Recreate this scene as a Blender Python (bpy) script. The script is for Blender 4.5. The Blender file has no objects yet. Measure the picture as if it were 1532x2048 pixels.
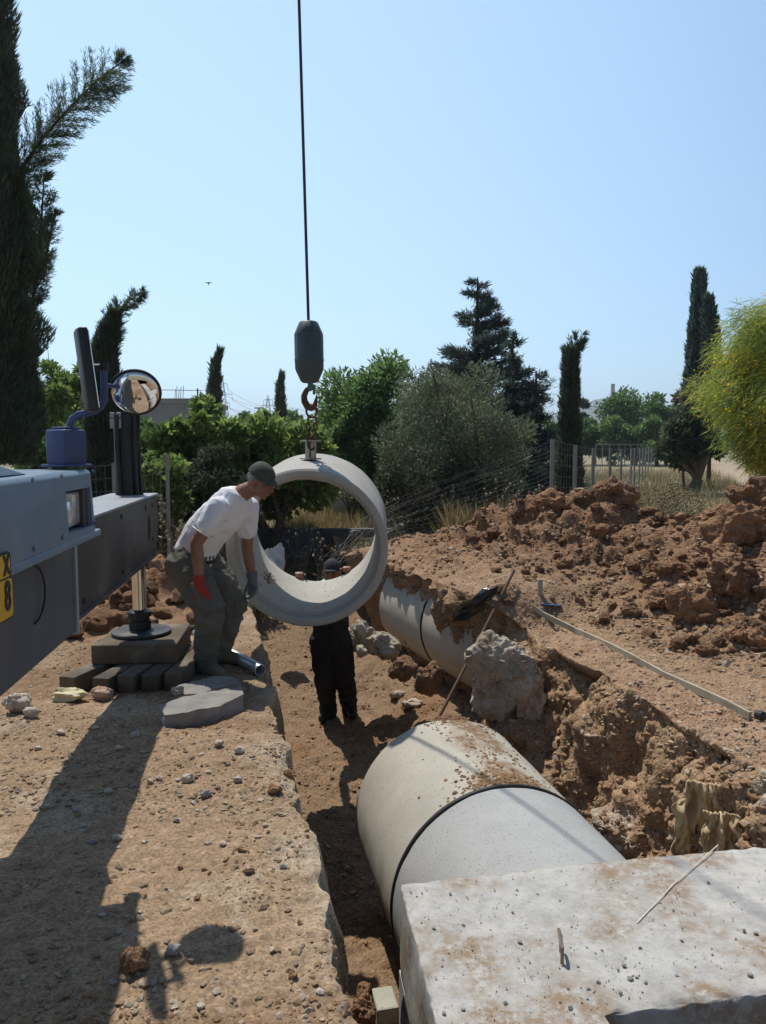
import bpy, bmesh, math, random
import numpy as np
from mathutils import Vector, Matrix, Euler
from mathutils.bvhtree import BVHTree
R = math.radians
rnd = random.Random(7)
C = bpy.context.scene
COL = C.collection

# ------------------------------------------------------------------ camera
EYE, PITCH, FOC = 1.6, R(4.85), 1540.0           # focal length in pixels of the 1532 x 2048 photograph
cam_d = bpy.data.cameras.new('camera'); cam = bpy.data.objects.new('camera', cam_d); COL.objects.link(cam)
cam.location = (0, 0, EYE); cam.rotation_euler = (math.pi/2 - PITCH, 0, 0)
cam_d.sensor_fit = 'VERTICAL'; cam_d.sensor_height = 36.0; cam_d.lens = FOC/2048*36.0
cam_d.clip_start = 0.05; cam_d.clip_end = 6000
C.camera = cam
C.render.resolution_x, C.render.resolution_y = 766, 1024

# ------------------------------------------------------------------ light
SUN_EL, SUN_AZ = R(61.5), R(-28.5)               # azimuth from +Y towards +X
w = bpy.data.worlds.new('World'); C.world = w; w.use_nodes = True
wn = w.node_tree; bg = wn.nodes['Background']
sky = wn.nodes.new('ShaderNodeTexSky'); sky.sky_type = 'NISHITA'; sky.sun_disc = False
sky.sun_elevation = SUN_EL; sky.sun_rotation = SUN_AZ
sky.altitude = 0; sky.air_density = 1.0; sky.dust_density = 0.3; sky.ozone_density = 2.0
# bright hazy glow of the sunward half of the sky, fading towards the far side
tc = wn.nodes.new('ShaderNodeTexCoord'); dt = wn.nodes.new('ShaderNodeVectorMath'); dt.operation = 'DOT_PRODUCT'
wn.links.new(tc.outputs['Generated'], dt.inputs[0]); dt.inputs[1].default_value = (math.sin(SUN_AZ)*.97, math.cos(SUN_AZ)*.97, .25)
gl = wn.nodes.new('ShaderNodeValToRGB'); gl.color_ramp.interpolation = 'B_SPLINE'; ge = gl.color_ramp.elements
ge[0].position, ge[0].color = 0.34, (0, 0, 0, 1); ge[1].position, ge[1].color = 1.0, (.45, .645, .79, 1)
e_ = ge.new(0.55); e_.color = (.22, .38, .56, 1); e_ = ge.new(0.78); e_.color = (.36, .53, .69, 1)
wn.links.new(dt.outputs['Value'], gl.inputs[0])
ad = wn.nodes.new('ShaderNodeMix'); ad.data_type = 'RGBA'; ad.blend_type = 'ADD'; ad.inputs[0].default_value = 1.0
gs = wn.nodes.new('ShaderNodeVectorMath'); gs.operation = 'SCALE'; gs.inputs['Scale'].default_value = 9.4; wn.links.new(gl.outputs[0], gs.inputs[0])
ss = wn.nodes.new('ShaderNodeVectorMath'); ss.operation = 'SCALE'; ss.inputs['Scale'].default_value = 0.85; wn.links.new(sky.outputs[0], ss.inputs[0]); wn.links.new(ss.outputs[0], ad.inputs[6]); wn.links.new(gs.outputs[0], ad.inputs[7])
wn.links.new(ad.outputs[2], bg.inputs[0]); bg.inputs[1].default_value = 0.085
sd = bpy.data.lights.new('sun', 'SUN'); sd.energy = 3.9; sd.angle = R(0.53); sd.color = (1.0, 0.94, 0.85)
sun = bpy.data.objects.new('sun', sd); COL.objects.link(sun)
SDIR = Vector((math.sin(SUN_AZ)*math.cos(SUN_EL), math.cos(SUN_AZ)*math.cos(SUN_EL), math.sin(SUN_EL)))
sun.rotation_euler = (-SDIR).to_track_quat('-Z', 'Y').to_euler(); sun.location = (-4, 8, 14)
C.view_settings.view_transform = 'Standard'; C.view_settings.look = 'None'
C.view_settings.exposure = 0.15; C.view_settings.gamma = 1.0
C.cycles.max_bounces = 6; C.cycles.transparent_max_bounces = 8
C.cycles.use_denoising = True

# ------------------------------------------------------------------ geometry helpers
cp, sp = math.cos(PITCH), math.sin(PITCH)
def ray(px, py):
    x, u = (px - 766)/FOC, (1024 - py)/FOC
    return Vector((x, cp + u*sp, -sp + u*cp))
def at(px, py, d):                                # world point on that line of sight, d metres ahead (world y)
    D = ray(px, py); return Vector((0, 0, EYE)) + D*(d/D.y)
def gz(px, py, z=0.0):                            # the point of that line of sight at height z
    D = ray(px, py); return Vector((0, 0, EYE)) + D*((z - EYE)/D.z)

# trench frame: u along the trench (away from us), v to the right
TO = Vector((-0.0925, 2.03, 0)); TU = Vector((-0.2147, 0.9767, 0)); TV = Vector((0.9767, 0.2147, 0))
def T(u, v, z=0.0): return TO + TU*u + TV*v + Vector((0, 0, z))
def uv_of(p):
    a, b = p[0] - TO.x, p[1] - TO.y
    return a*TU.x + b*TU.y, a*TV.x + b*TV.y

def hash3(i, j, k, seed):
    h = (i.astype(np.int64)*374761393 + j.astype(np.int64)*668265263 + k.astype(np.int64)*2147483647 + seed*1274126177) & 0xffffffff
    h = ((h ^ (h >> 13))*1274126177) & 0xffffffff
    h = ((h ^ (h >> 16))*2246822519) & 0xffffffff
    return ((h ^ (h >> 15)) & 0xffffff)/float(0x1000000)
def vnoise(P, seed=0):
    P = np.asarray(P, float); F = np.floor(P); f = P - F; f = f*f*(3 - 2*f)
    i, j, k = F[:, 0], F[:, 1], F[:, 2]; r = 0
    for a in (0, 1):
        for b in (0, 1):
            for c in (0, 1):
                wgt = (f[:, 0] if a else 1-f[:, 0])*(f[:, 1] if b else 1-f[:, 1])*(f[:, 2] if c else 1-f[:, 2])
                r = r + wgt*hash3(i+a, j+b, k+c, seed)
    return r*2 - 1
def fbm(P, oct=4, seed=0, gain=0.5, lac=2.03):
    P = np.asarray(P, float); r = 0; a = 1.0
    for o in range(oct):
        r = r + a*vnoise(P, seed + o); a *= gain; P = P*lac
    return r
def worley(P, seed=0):
    P = np.asarray(P, float); F = np.floor(P); best = np.full(len(P), 9.0)
    for a in (-1, 0, 1):
        for b in (-1, 0, 1):
            for c in (-1, 0, 1):
                i, j, k = F[:, 0]+a, F[:, 1]+b, F[:, 2]+c
                d = (i+hash3(i, j, k, seed)-P[:, 0])**2 + (j+hash3(i, j, k, seed+1)-P[:, 1])**2 + (k+hash3(i, j, k, seed+2)-P[:, 2])**2
                best = np.minimum(best, d)
    return np.sqrt(best)
def sstep(a, b, x):
    t = np.clip((x - a)/(b - a), 0, 1); return t*t*(3 - 2*t)

def np_mesh(name, V, F, mat=None, smooth=False):
    me = bpy.data.meshes.new(name); V = np.asarray(V, np.float32); F = np.asarray(F, np.int32)
    n, k = F.shape
    me.vertices.add(len(V)); me.vertices.foreach_set('co', V.ravel())
    me.loops.add(n*k); me.loops.foreach_set('vertex_index', F.ravel())
    me.polygons.add(n); me.polygons.foreach_set('loop_start', np.arange(0, n*k, k, dtype=np.int32))
    me.polygons.foreach_set('loop_total', np.full(n, k, np.int32))
    me.polygons.foreach_set('use_smooth', np.full(n, smooth, bool))
    if mat: me.materials.append(mat)
    me.update(calc_edges=True); me.validate(); return me
def co_of(me):
    V = np.empty(len(me.vertices)*3, np.float32); me.vertices.foreach_get('co', V); return V.reshape(-1, 3).astype(float)
def set_co(me, V):
    me.vertices.foreach_set('co', np.asarray(V, np.float32).ravel()); me.update()
def normals_of(me):
    N = np.empty(len(me.vertices)*3, np.float32); me.vertex_normals.foreach_get('vector', N); return N.reshape(-1, 3).astype(float)

def wloc(o):
    v = Vector((0, 0, 0))
    while o: v = v + o.location; o = o.parent
    return v
def tag(o, label=None, cat=None, group=None, kind=None):
    if label: o['label'] = label
    if cat: o['category'] = cat
    if group: o['group'] = group
    if kind: o['kind'] = kind
    return o
def thing(name, label, cat, loc=(0, 0, 0), group=None):
    o = bpy.data.objects.new(name, None); COL.objects.link(o); o.location = loc; o.empty_display_size = 0.1
    return tag(o, label, cat, group)
def link(name, me, parent=None, origin=None):
    """world-space mesh -> object; vertices become relative to the parent (or to origin)"""
    o = bpy.data.objects.new(name, me); COL.objects.link(o)
    if parent is not None:
        me.transform(Matrix.Translation(-wloc(parent))); o.parent = parent
    elif origin is not None:
        me.transform(Matrix.Translation(-Vector(origin))); o.location = origin
    return o
def copy_tree(o, parent=None):
    c = o.copy(); COL.objects.link(c); c.parent = parent
    for ch in list(o.children): copy_tree(ch, c)
    return c

class MB:
    """collects shapes in world space, then makes ONE mesh"""
    def __init__(s): s.b = bmesh.new()
    def box(s, c, size, rot=None, taper=None):
        r = bmesh.ops.create_cube(s.b, size=1.0); m = Matrix.Diagonal((*size, 1))
        if rot is not None: m = rot.to_4x4() @ m
        bmesh.ops.transform(s.b, matrix=Matrix.Translation(c) @ m, verts=r['verts']); return r['verts']
    def hexa(s, p):                                # 8 corners: bottom ring of 4, top ring of 4
        v = [s.b.verts.new(q) for q in p]
        for f in ((3, 2, 1, 0), (4, 5, 6, 7), (0, 1, 5, 4), (1, 2, 6, 5), (2, 3, 7, 6), (3, 0, 4, 7)):
            s.b.faces.new([v[i] for i in f])
        return v
    def tube(s, pts, rad, n=8, cap=True):
        pts = [Vector(p) for p in pts]
        if not hasattr(rad, '__len__'): rad = [rad]*len(pts)
        rings = []; prev = None
        for i, p in enumerate(pts):
            a = pts[max(i-1, 0)]; b = pts[min(i+1, len(pts)-1)]; d = (b - a).normalized()
            if prev is None:
                x = d.orthogonal().normalized()
            else:
                x = (prev - d*prev.dot(d)); x = x.normalized() if x.length > 1e-6 else d.orthogonal().normalized()
            prev = x; y = d.cross(x)
            rings.append([s.b.verts.new(p + (x*math.cos(t) + y*math.sin(t))*rad[i]) for t in [2*math.pi*k/n for k in range(n)]])
        for r0, r1 in zip(rings, rings[1:]):
            for k in range(n): s.b.faces.new((r0[k], r0[(k+1) % n], r1[(k+1) % n], r1[k]))
        if cap:
            s.b.faces.new(rings[0][::-1]); s.b.faces.new(rings[-1])
        return s
    def lathe(s, prof, o, axis=(0, 0, 1), n=24, closed=False):   # prof: (radius, height) pairs along axis from o
        d = Vector(axis).normalized(); x = d.orthogonal().normalized(); y = d.cross(x); o = Vector(o); rings = []
        for r, h in prof:
            rings.append([s.b.verts.new(o + d*h + (x*math.cos(t) + y*math.sin(t))*max(r, 1e-4)) for t in [2*math.pi*k/n for k in range(n)]])
        pr = list(zip(rings, rings[1:])) + ([(rings[-1], rings[0])] if closed else [])
        for r0, r1 in pr:
            for k in range(n): s.b.faces.new((r0[k], r0[(k+1) % n], r1[(k+1) % n], r1[k]))
        if not closed:
            s.b.faces.new(rings[0][::-1]); s.b.faces.new(rings[-1])
        return s
    def prism(s, poly, off):                       # polygon (3-D points) pushed along off
        off = Vector(off); a = [s.b.verts.new(p) for p in poly]; c = [s.b.verts.new(Vector(p) + off) for p in poly]; n = len(a)
        s.b.faces.new(a[::-1]); s.b.faces.new(c)
        for i in range(n): s.b.faces.new((a[i], a[(i+1) % n], c[(i+1) % n], c[i]))
    def ell(s, c, rad, rot=None, sub=3):
        r = bmesh.ops.create_icosphere(s.b, subdivisions=sub, radius=1.0); m = Matrix.Diagonal((*rad, 1))
        if rot is not None: m = rot.to_4x4() @ m
        bmesh.ops.transform(s.b, matrix=Matrix.Translation(c) @ m, verts=r['verts'])
    def cap(s, p0, p1, r0, r1, n=14):              # tapered capsule
        p0, p1 = Vector(p0), Vector(p1); d = (p1 - p0); L = d.length; d = d/L if L > 1e-6 else Vector((0, 0, 1))
        pr = [(r0*math.cos(t), -r0*math.sin(t)) for t in (R(88), R(60), R(30), 0)] + [(r1*math.cos(t), L + r1*math.sin(t)) for t in (0, R(30), R(60), R(88))]
        s.lathe(pr, p0, d, n)
    def chain(s, pts, rad, n=14):
        for (a, b, ra, rb) in zip(pts, pts[1:], rad, rad[1:]): s.cap(a, b, ra, rb, n)
    def mesh(s, name, mat=None, smooth=False, bevel=0, seg=2, angle=40):
        bmesh.ops.recalc_face_normals(s.b, faces=s.b.faces[:])
        if bevel:
            ed = [e for e in s.b.edges if len(e.link_faces) == 2 and e.calc_face_angle(0) > R(angle)]
            bmesh.ops.bevel(s.b, geom=ed, offset=bevel, segments=seg, affect='EDGES', profile=0.5, clamp_overlap=True)
        me = bpy.data.meshes.new(name); s.b.to_mesh(me); s.b.free()
        if mat: me.materials.append(mat)
        if smooth:
            me.polygons.foreach_set('use_smooth', [True]*len(me.polygons))
            if smooth != 'all': me.set_sharp_from_angle(angle=R(35))
        return me
    def obj(s, name, mat, parent=None, smooth=False, bevel=0, seg=2, origin=None, angle=40):
        return link(name, s.mesh(name, mat, smooth, bevel, seg, angle), parent, origin)

def remeshed(mb, name, mat, voxel=0.01, smooth=4):
    """union of closed shapes -> one continuous surface"""
    me = mb.mesh(name + '_src'); o = bpy.data.objects.new(name + '_src', me); COL.objects.link(o)
    m = o.modifiers.new('r', 'REMESH'); m.mode = 'VOXEL'; m.voxel_size = voxel
    if smooth:
        q = o.modifiers.new('s', 'SMOOTH'); q.factor = 0.5; q.iterations = smooth
    bpy.context.view_layer.update()
    dg = bpy.context.evaluated_depsgraph_get(); ev = o.evaluated_get(dg)
    out = bpy.data.meshes.new_from_object(ev); out.name = name
    bpy.data.objects.remove(o); bpy.data.meshes.remove(me)
    out.materials.clear(); out.materials.append(mat)
    out.polygons.foreach_set('use_smooth', [True]*len(out.polygons))
    return out
def rumple(me, amp, scale, seed=0, oct=3, stretch=(1, 1, 1), ridge=False):
    V = co_of(me); N = normals_of(me); n = fbm(V*scale*np.array(stretch), oct, seed)
    if ridge: n = 0.6 - np.abs(n)*2
    set_co(me, V + N*(n*amp)[:, None]); return me

# ------------------------------------------------------------------ materials
def nodes(name):
    m = bpy.data.materials.new(name); m.use_nodes = True; nt = m.node_tree
    return m, nt, nt.nodes['Principled BSDF']
def N(nt, t, **kw):
    n = nt.nodes.new(t)
    for k, v in kw.items():
        if k in n.inputs: n.inputs[k].default_value = v
        else: setattr(n, k, v)
    return n
def c4(c): return (*c, 1.0)
def ramp(nt, fac, c0, c1, p0=0.35, p1=0.65):
    r = nt.nodes.new('ShaderNodeValToRGB'); e = r.color_ramp.elements
    e[0].position, e[0].color, e[1].position, e[1].color = p0, c4(c0), p1, c4(c1)
    nt.links.new(fac, r.inputs[0]); return r.outputs[0]
def mix(nt, fac, a, b, mode='MIX'):
    x = nt.nodes.new('ShaderNodeMix'); x.data_type = 'RGBA'; x.blend_type = mode
    for sock, v in ((x.inputs[0], fac), (x.inputs[6], a), (x.inputs[7], b)):
        if isinstance(v, (int, float)): sock.default_value = v
        elif isinstance(v, tuple): sock.default_value = c4(v)
        else: nt.links.new(v, sock)
    return x.outputs[2]
def noise(nt, scale, detail=6, rough=0.6, vec=None):
    n = N(nt, 'ShaderNodeTexNoise', Scale=scale, Detail=detail, Roughness=rough)
    if vec is not None: nt.links.new(vec, n.inputs['Vector'])
    return n.outputs[0]
def objco(nt): return nt.nodes.new('ShaderNodeTexCoord').outputs['Object']
def bump(nt, bsdf, h, strength=0.5, dist=0.01, prev=None):
    b = N(nt, 'ShaderNodeBump', Strength=strength, Distance=dist); nt.links.new(h, b.inputs['Height'])
    if prev is not None: nt.links.new(prev, b.inputs['Normal'])
    nt.links.new(b.outputs[0], bsdf.inputs['Normal']); return b.outputs[0]
def surf(name, c0, c1, scale=6, rough=0.85, metal=0.0, bstr=0.3, bscale=60, bdist=0.004, stain=None, stain_scale=2.0, stain_at=(0.55, 0.7), spec=0.3, pits=None, dirt=None):
    """noise-mottled surface with fine bump; stain = colour of worn patches; pits = colour of small pores"""
    m, nt, b = nodes(name); co = objco(nt)
    col = ramp(nt, noise(nt, scale, 8, 0.65, co), c0, c1, 0.3, 0.7)
    if stain:
        f = ramp(nt, noise(nt, stain_scale, 7, 0.7, co), (0, 0, 0), (1, 1, 1), *stain_at); col = mix(nt, f, col, stain)
    if pits:
        v = N(nt, 'ShaderNodeTexNoise', Scale=bscale*1.3, Detail=2, Roughness=0.5); nt.links.new(co, v.inputs['Vector'])
        f = ramp(nt, v.outputs[0], (0, 0, 0), (1, 1, 1), 0.61, 0.68); col = mix(nt, f, col, pits)
    if dirt:
        a = nt.nodes.new('ShaderNodeAttribute'); a.attribute_name = 'dirt'
        f = mix(nt, 1.0, ramp(nt, a.outputs['Fac'], (0, 0, 0), (1, 1, 1), .06, .5), ramp(nt, noise(nt, 22, 8, .75, co), (.1, .1, .1), (1, 1, 1), .36, .52), 'MULTIPLY'); col = mix(nt, f, col, dirt)
    nt.links.new(col, b.inputs['Base Color']); b.inputs['Roughness'].default_value = rough
    b.inputs['Metallic'].default_value = metal; b.inputs['Specular IOR Level'].default_value = spec
    if bstr: bump(nt, b, noise(nt, bscale, 8, 0.7, co), bstr, bdist)
    return m
def earth(name, use_attr=True, base=(0.3, 0.2, 0.12), peb=38, bstr=0.9):
    """soil: albedo attribute (or base) varied by pebble cells and grain"""
    m, nt, b = nodes(name); co = objco(nt)
    if use_attr:
        a = nt.nodes.new('ShaderNodeAttribute'); a.attribute_name = 'soil'; col = a.outputs['Color']
    else:
        col = mix(nt, ramp(nt, noise(nt, 4, 6, 0.6, co), (0, 0, 0), (1, 1, 1)), tuple(x*0.8 for x in base), tuple(min(x*1.2, 0.8) for x in base))
    warp = N(nt, 'ShaderNodeTexNoise', Scale=9.0, Detail=3); nt.links.new(co, warp.inputs['Vector'])
    wv = N(nt, 'ShaderNodeVectorMath', operation='MULTIPLY_ADD'); nt.links.new(warp.outputs['Color'], wv.inputs[0])
    wv.inputs[1].default_value = (0.05, 0.05, 0.05); nt.links.new(co, wv.inputs[2])
    v1 = N(nt, 'ShaderNodeTexVoronoi', Scale=float(peb)); nt.links.new(wv.outputs[0], v1.inputs['Vector'])
    v2 = N(nt, 'ShaderNodeTexVoronoi', Scale=float(peb)*2.9); nt.links.new(wv.outputs[0], v2.inputs['Vector'])
    sep = nt.nodes.new('ShaderNodeSeparateColor'); nt.links.new(v2.outputs['Color'], sep.inputs[0])
    sep1 = nt.nodes.new('ShaderNodeSeparateColor'); nt.links.new(v1.outputs['Color'], sep1.inputs[0])
    g = ramp(nt, sep.outputs[0], (0.66, 0.64, 0.62), (1.34, 1.34, 1.36), 0.0, 1.0)
    col = mix(nt, 0.8 if use_attr else .8, col, g, 'MULTIPLY')
    pale = ramp(nt, sep1.outputs[1], (0, 0, 0), (1, 1, 1), 0.86, 0.9)       # scattered pale pebbles
    rim = ramp(nt, v1.outputs['Distance'], (1, 1, 1), (0, 0, 0), 0.25, 0.5)
    pf = mix(nt, 1.0, pale, rim, 'MULTIPLY'); pf = mix(nt, 1.0, pf, (0.34, 0.34, 0.34), 'MULTIPLY')
    col = mix(nt, pf, col, (0.52, 0.45, 0.38))
    fine = noise(nt, 14, 10, 0.75, co); col = mix(nt, 0.75, col, ramp(nt, fine, (0.62, 0.60, 0.58), (1.36, 1.36, 1.36), 0.25, 0.75), 'MULTIPLY')
    nt.links.new(col, b.inputs['Base Color']); b.inputs['Roughness'].default_value = 0.95; b.inputs['Specular IOR Level'].default_value = 0.1
    inv = N(nt, 'ShaderNodeMath', operation='SUBTRACT'); inv.inputs[0].default_value = 1.0; nt.links.new(v1.outputs['Distance'], inv.inputs[1])
    inv2 = N(nt, 'ShaderNodeMath', operation='SUBTRACT'); inv2.inputs[0].default_value = 1.0; nt.links.new(v2.outputs['Distance'], inv2.inputs[1])
    p = bump(nt, b, inv.outputs[0], bstr*0.6, 0.016); p = bump(nt, b, inv2.outputs[0], bstr*0.6, 0.007, p)
    bump(nt, b, noise(nt, 70, 6, 0.7, co), bstr*0.7, 0.006, p)
    if use_attr:                                  # how gritty the ground is there
        ga = nt.nodes.new('ShaderNodeAttribute'); ga.attribute_name = 'grit'
        for q in [n_ for n_ in nt.nodes if n_.type == 'BUMP']:
            ml = N(nt, 'ShaderNodeMath', operation='MULTIPLY'); ml.inputs[1].default_value = q.inputs['Strength'].default_value
            nt.links.new(ga.outputs['Fac'], ml.inputs[0]); nt.links.new(ml.outputs[0], q.inputs['Strength'])
    return m
def leafmat(name, c0, c1, trans=0.45, scale=1.5):
    m, nt, b = nodes(name); co = objco(nt)
    col = ramp(nt, noise(nt, scale, 4, 0.7, co), c0, c1, 0.3, 0.7)
    oi = nt.nodes.new('ShaderNodeNewGeometry')
    hs = N(nt, 'ShaderNodeHueSaturation'); nt.links.new(col, hs.inputs['Color'])
    mr = N(nt, 'ShaderNodeMapRange'); nt.links.new(oi.outputs['Random Per Island'], mr.inputs[0]); mr.inputs[3].default_value = 0.55; mr.inputs[4].default_value = 1.5
    nt.links.new(mr.outputs[0], hs.inputs['Value'])
    nt.links.new(hs.outputs[0], b.inputs['Base Color']); b.inputs['Roughness'].default_value = 0.55; b.inputs['Specular IOR Level'].default_value = 0.35
    tr = nt.nodes.new('ShaderNodeBsdfTranslucent'); g = mix(nt, 0.5, hs.outputs[0], (0.9, 1.0, 0.25), 'MULTIPLY')
    nt.links.new(hs.outputs[0], tr.inputs[0])
    ms = nt.nodes.new('ShaderNodeMixShader'); ms.inputs[0].default_value = trans
    nt.links.new(b.outputs[0], ms.inputs[1]); nt.links.new(tr.outputs[0], ms.inputs[2])
    nt.links.new(ms.outputs[0], nt.nodes['Material Output'].inputs[0]); return m
# ------------------------------------------------------------------ ground around the trench (one swept sheet)
MOUND = [(0.35, 10.8, .0), (0.95, 10.1, .20), (1.35, 9.8, .44), (1.8, 9.4, 0.86), (2.45, 9.0, 0.94), (3.1, 8.6, 0.84), (3.5, 7.9, 0.88), (4.0, 7.0, 1.22), (5.4, 5.6, 1.4)]
def mound(X, Y):
    z = np.zeros_like(X)
    for (x0, y0, h0), (x1, y1, h1) in zip(MOUND, MOUND[1:]):
        dx, dy = x1-x0, y1-y0; L2 = dx*dx+dy*dy
        t = np.clip(((X-x0)*dx+(Y-y0)*dy)/L2, 0, 1)
        d = np.hypot(X-x0-t*dx, Y-y0-t*dy); h = h0+(h1-h0)*t
        side = np.sign((X-x0)*dy-(Y-y0)*dx)         # >0: the side towards us
        wd = np.where(side < 0, 1.9, 1.15+0.95*h)
        z = np.maximum(z, h*np.clip(1-d/wd, 0, 1)**1.15*1.0)
    return z
def floor_z(u): return np.interp(u, [-3.2, 3, 5.8, 8, 10, 10.95, 11.15], [-1.38, -1.38, -1.24, -.9, -.52, -.46, 0.0])
def va(u): return np.maximum(2.46-.17*(u-5.61), 2.12)                # axis of the old pipe in the trench frame
def left_z(X, Y):
    z = 0.52*np.exp(-((X+2.65)/.85)**2-((Y-7.6)/1.15)**2) + 0.07*np.exp(-((X+2.2)/.4)**2-((Y-4.4)/.25)**2)
    z = z + 0.05*np.exp(-((X+1.1)/.8)**2-((Y-3.9)/.7)**2)
    return z
d_ = [1.7]
while d_[-1] < 13.3: d_.append(d_[-1]*1.0048)
US = np.concatenate([np.linspace(-3.2, -.34, 14), np.array(d_)-2.0]); NU = len(US)
cl = -np.concatenate([[0], np.cumsum(np.linspace(.0105, .06, 200))])[::-1]; cl = cl*1.0   # left ground
NL, NW, NF, NR, NS = len(cl), 14, 70, 95, 44
cr = 2.74+np.cumsum(np.linspace(.016, .07, 175)); NG = len(cr)
edge = 0.022*fbm(np.c_[US*1.6, US*0, US*0], 4, 3) + 0.022*fbm(np.c_[US*7, US*0+3, US*0], 3, 5)
rows = []
U = US[:, None]; zf = floor_z(US)[:, None]; far = sstep(4.2, 4.85, US)[:, None]; e = edge[:, None]
def pts(u, v, z): return np.stack(np.broadcast_arrays(TO.x+TU.x*u+TV.x*v, TO.y+TU.y*u+TV.y*v, z), -1)
zone = []
# left ground
v = cl[None]+e*np.exp(cl[None]*6); p = pts(U, v, 0*U); p[..., 2] = left_z(p[..., 0], p[..., 1])
lip = np.exp(cl[None]*9); p[..., 2] += -0.02*lip*np.clip(fbm(np.c_[np.repeat(US*5, NL), np.tile(cl*5, NU), np.zeros(NU*NL)], 3, 9).reshape(NU, NL), 0, 1)*2
rows.append(p); zone.append(np.full(NL, 0))
# left wall
t = np.linspace(.03, 1, NW)[None]; v = e+.002+.035*sstep(0, .2, t)+.03*t; z = np.maximum(zf, -1.4)*t
rows.append(pts(U, v, z)); zone.append(np.full(NW, 1))
# floor
vb = (1-far)*1.84+far*(va(U)-.30); t = np.linspace(.02, .985, NF)[None]; v = e+.09+(vb-e-.09)*t
bank = sstep(1.08, 1.72, v)*far; z = zf+bank*(np.maximum(-.98, zf)-zf)+.10*sstep(1.35, 1.84, v)*(1-far)
rows.append(pts(U, v, z)); zone.append(np.full(NF, 2))
# right wall
t = np.linspace(0, 1, NR)[None]; zb = zf+far*(np.maximum(-.98, zf)-zf)+.10*(1-far)
wob = 0.10*fbm(np.c_[US*1.1, US*0+7, US*0], 3, 21)[:, None]
a0, b0 = vb, zb; a1, b1 = (1-far)*(2.00+wob)+far*(va(U)-.53), (1-far)*(-.74)+far*(-.02); a2, b2 = (1-far)*(2.43+wob)+far*(va(U)-.60), (1-far)*(-.07)+far*(.20)
fade_end = 1-sstep(7.9, 9.6, US)[:, None]; b2 = b2*fade_end+(1-fade_end)*.02
k = np.clip(t/.6, 0, 1); k2 = np.clip((t-.6)/.4, 0, 1)
v = a0+(a1-a0)*k+(a2-a1)*k2; z = b0+(b1-b0)*k+(b2-b1)*k2
rows.append(pts(U, v, z)); zone.append(np.full(NR, 3))
# gravel shoulder up to the board
t = np.linspace(.025, .985, NS)[None]; v = a2+(2.74-a2)*t; p = pts(U, v, 0*U)
p[..., 2] = b2*(1-t)**1.0+(0.26*far*fade_end)*np.clip(t*2.2,0,1)+mound(p[..., 0], p[..., 1])*t*.8; rows.append(p); zone.append(np.full(NS, 4))
# right ground and spoil heap
p = pts(U, np.repeat(cr[None], NU, 0), 0*U); ed = 1-sstep(7.6, 9.2, cr)[None]
p[..., 2] = (mound(p[..., 0], p[..., 1])+.26*far*fade_end*np.exp(-(cr-2.74)*1.1)[None])*ed*(1-sstep(10.6, 11.25, US)[:, None]*.9); rows.append(p); zone.append(np.full(NG, 5))
G = np.concatenate(rows, 1); zone = np.concatenate(zone); NV = G.shape[1]
gu = np.gradient(G, axis=0); gv = np.gradient(G, axis=1); nn = np.cross(gv, gu); nn /= np.linalg.norm(nn, axis=-1, keepdims=True)+1e-9
nn[nn[..., 2] < -0.2] *= -1
P = G.reshape(-1, 3); Nn = nn.reshape(-1, 3); Z = np.tile(zone, NU); UU = np.repeat(US, NV)
n1 = fbm(P*1.3, 3, 31); n2 = fbm(P*4.5, 3, 37); n3 = fbm(P*17, 3, 41); w1 = worley(P*2.6, 51); w2 = worley(P*6.5+n2[:, None]*.4, 57); w3 = worley(P*15+n3[:, None]*.3, 63)
clod1 = np.clip(.62-w1, 0, 1); clod2 = np.clip(.62-w2, 0, 1); clod3 = np.clip(.6-w3, 0, 1)
A = lambda a: np.array(a, float)[Z]
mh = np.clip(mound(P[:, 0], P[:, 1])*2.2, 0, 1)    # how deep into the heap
lp = np.clip(left_z(P[:, 0], P[:, 1])*3.0, 0, 1)
rough_heap = (Z >= 4)*mh
amp1 = A([.020, .03, .035, .075, .015, .02])+rough_heap*.05
ampw = A([0, 0, .02, .15, .03, .015])+rough_heap*.30+(Z == 0)*lp*.25
ampc = A([.008, .03, .05, .10, .035, .02])+rough_heap*.13+(Z == 0)*lp*.15
ampf = A([.011, .03, .035, .055, .035, .022])+rough_heap*.06
disp = amp1*n1+ampw*(clod1-.18)+ampc*(clod2-.15)+ampf*(clod3-.15)+A([.004, .012, .010, .022, .012, .008])*n3+A([.006, .02, .02, .045, .012, .01])*n2
grave = np.clip(n1*1.2+.3, 0, 1)*(Z == 0); disp += grave*.012*clod3
bury = np.clip((fbm(P*np.array([2.6, 2.6, .8]), 4, 77))*.85, 0, 1)*(Z == 3)*np.where(UU < 4.9, 1, .6); disp -= bury*.20
m_edge = np.ones((NU, NV)); m_edge[:, 0] = 0; m_edge[:, -1] = 0; m_edge[0] = 0; m_edge[-1] = 0
P2 = P+Nn*(disp*m_edge.ravel())[:, None]
Q = P2.reshape(NU, NV, 3); Q[:, NL] = Q[:, NL-1]; P2 = Q.reshape(-1, 3)
bx, by = P2[:, 0], P2[:, 1]
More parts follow.
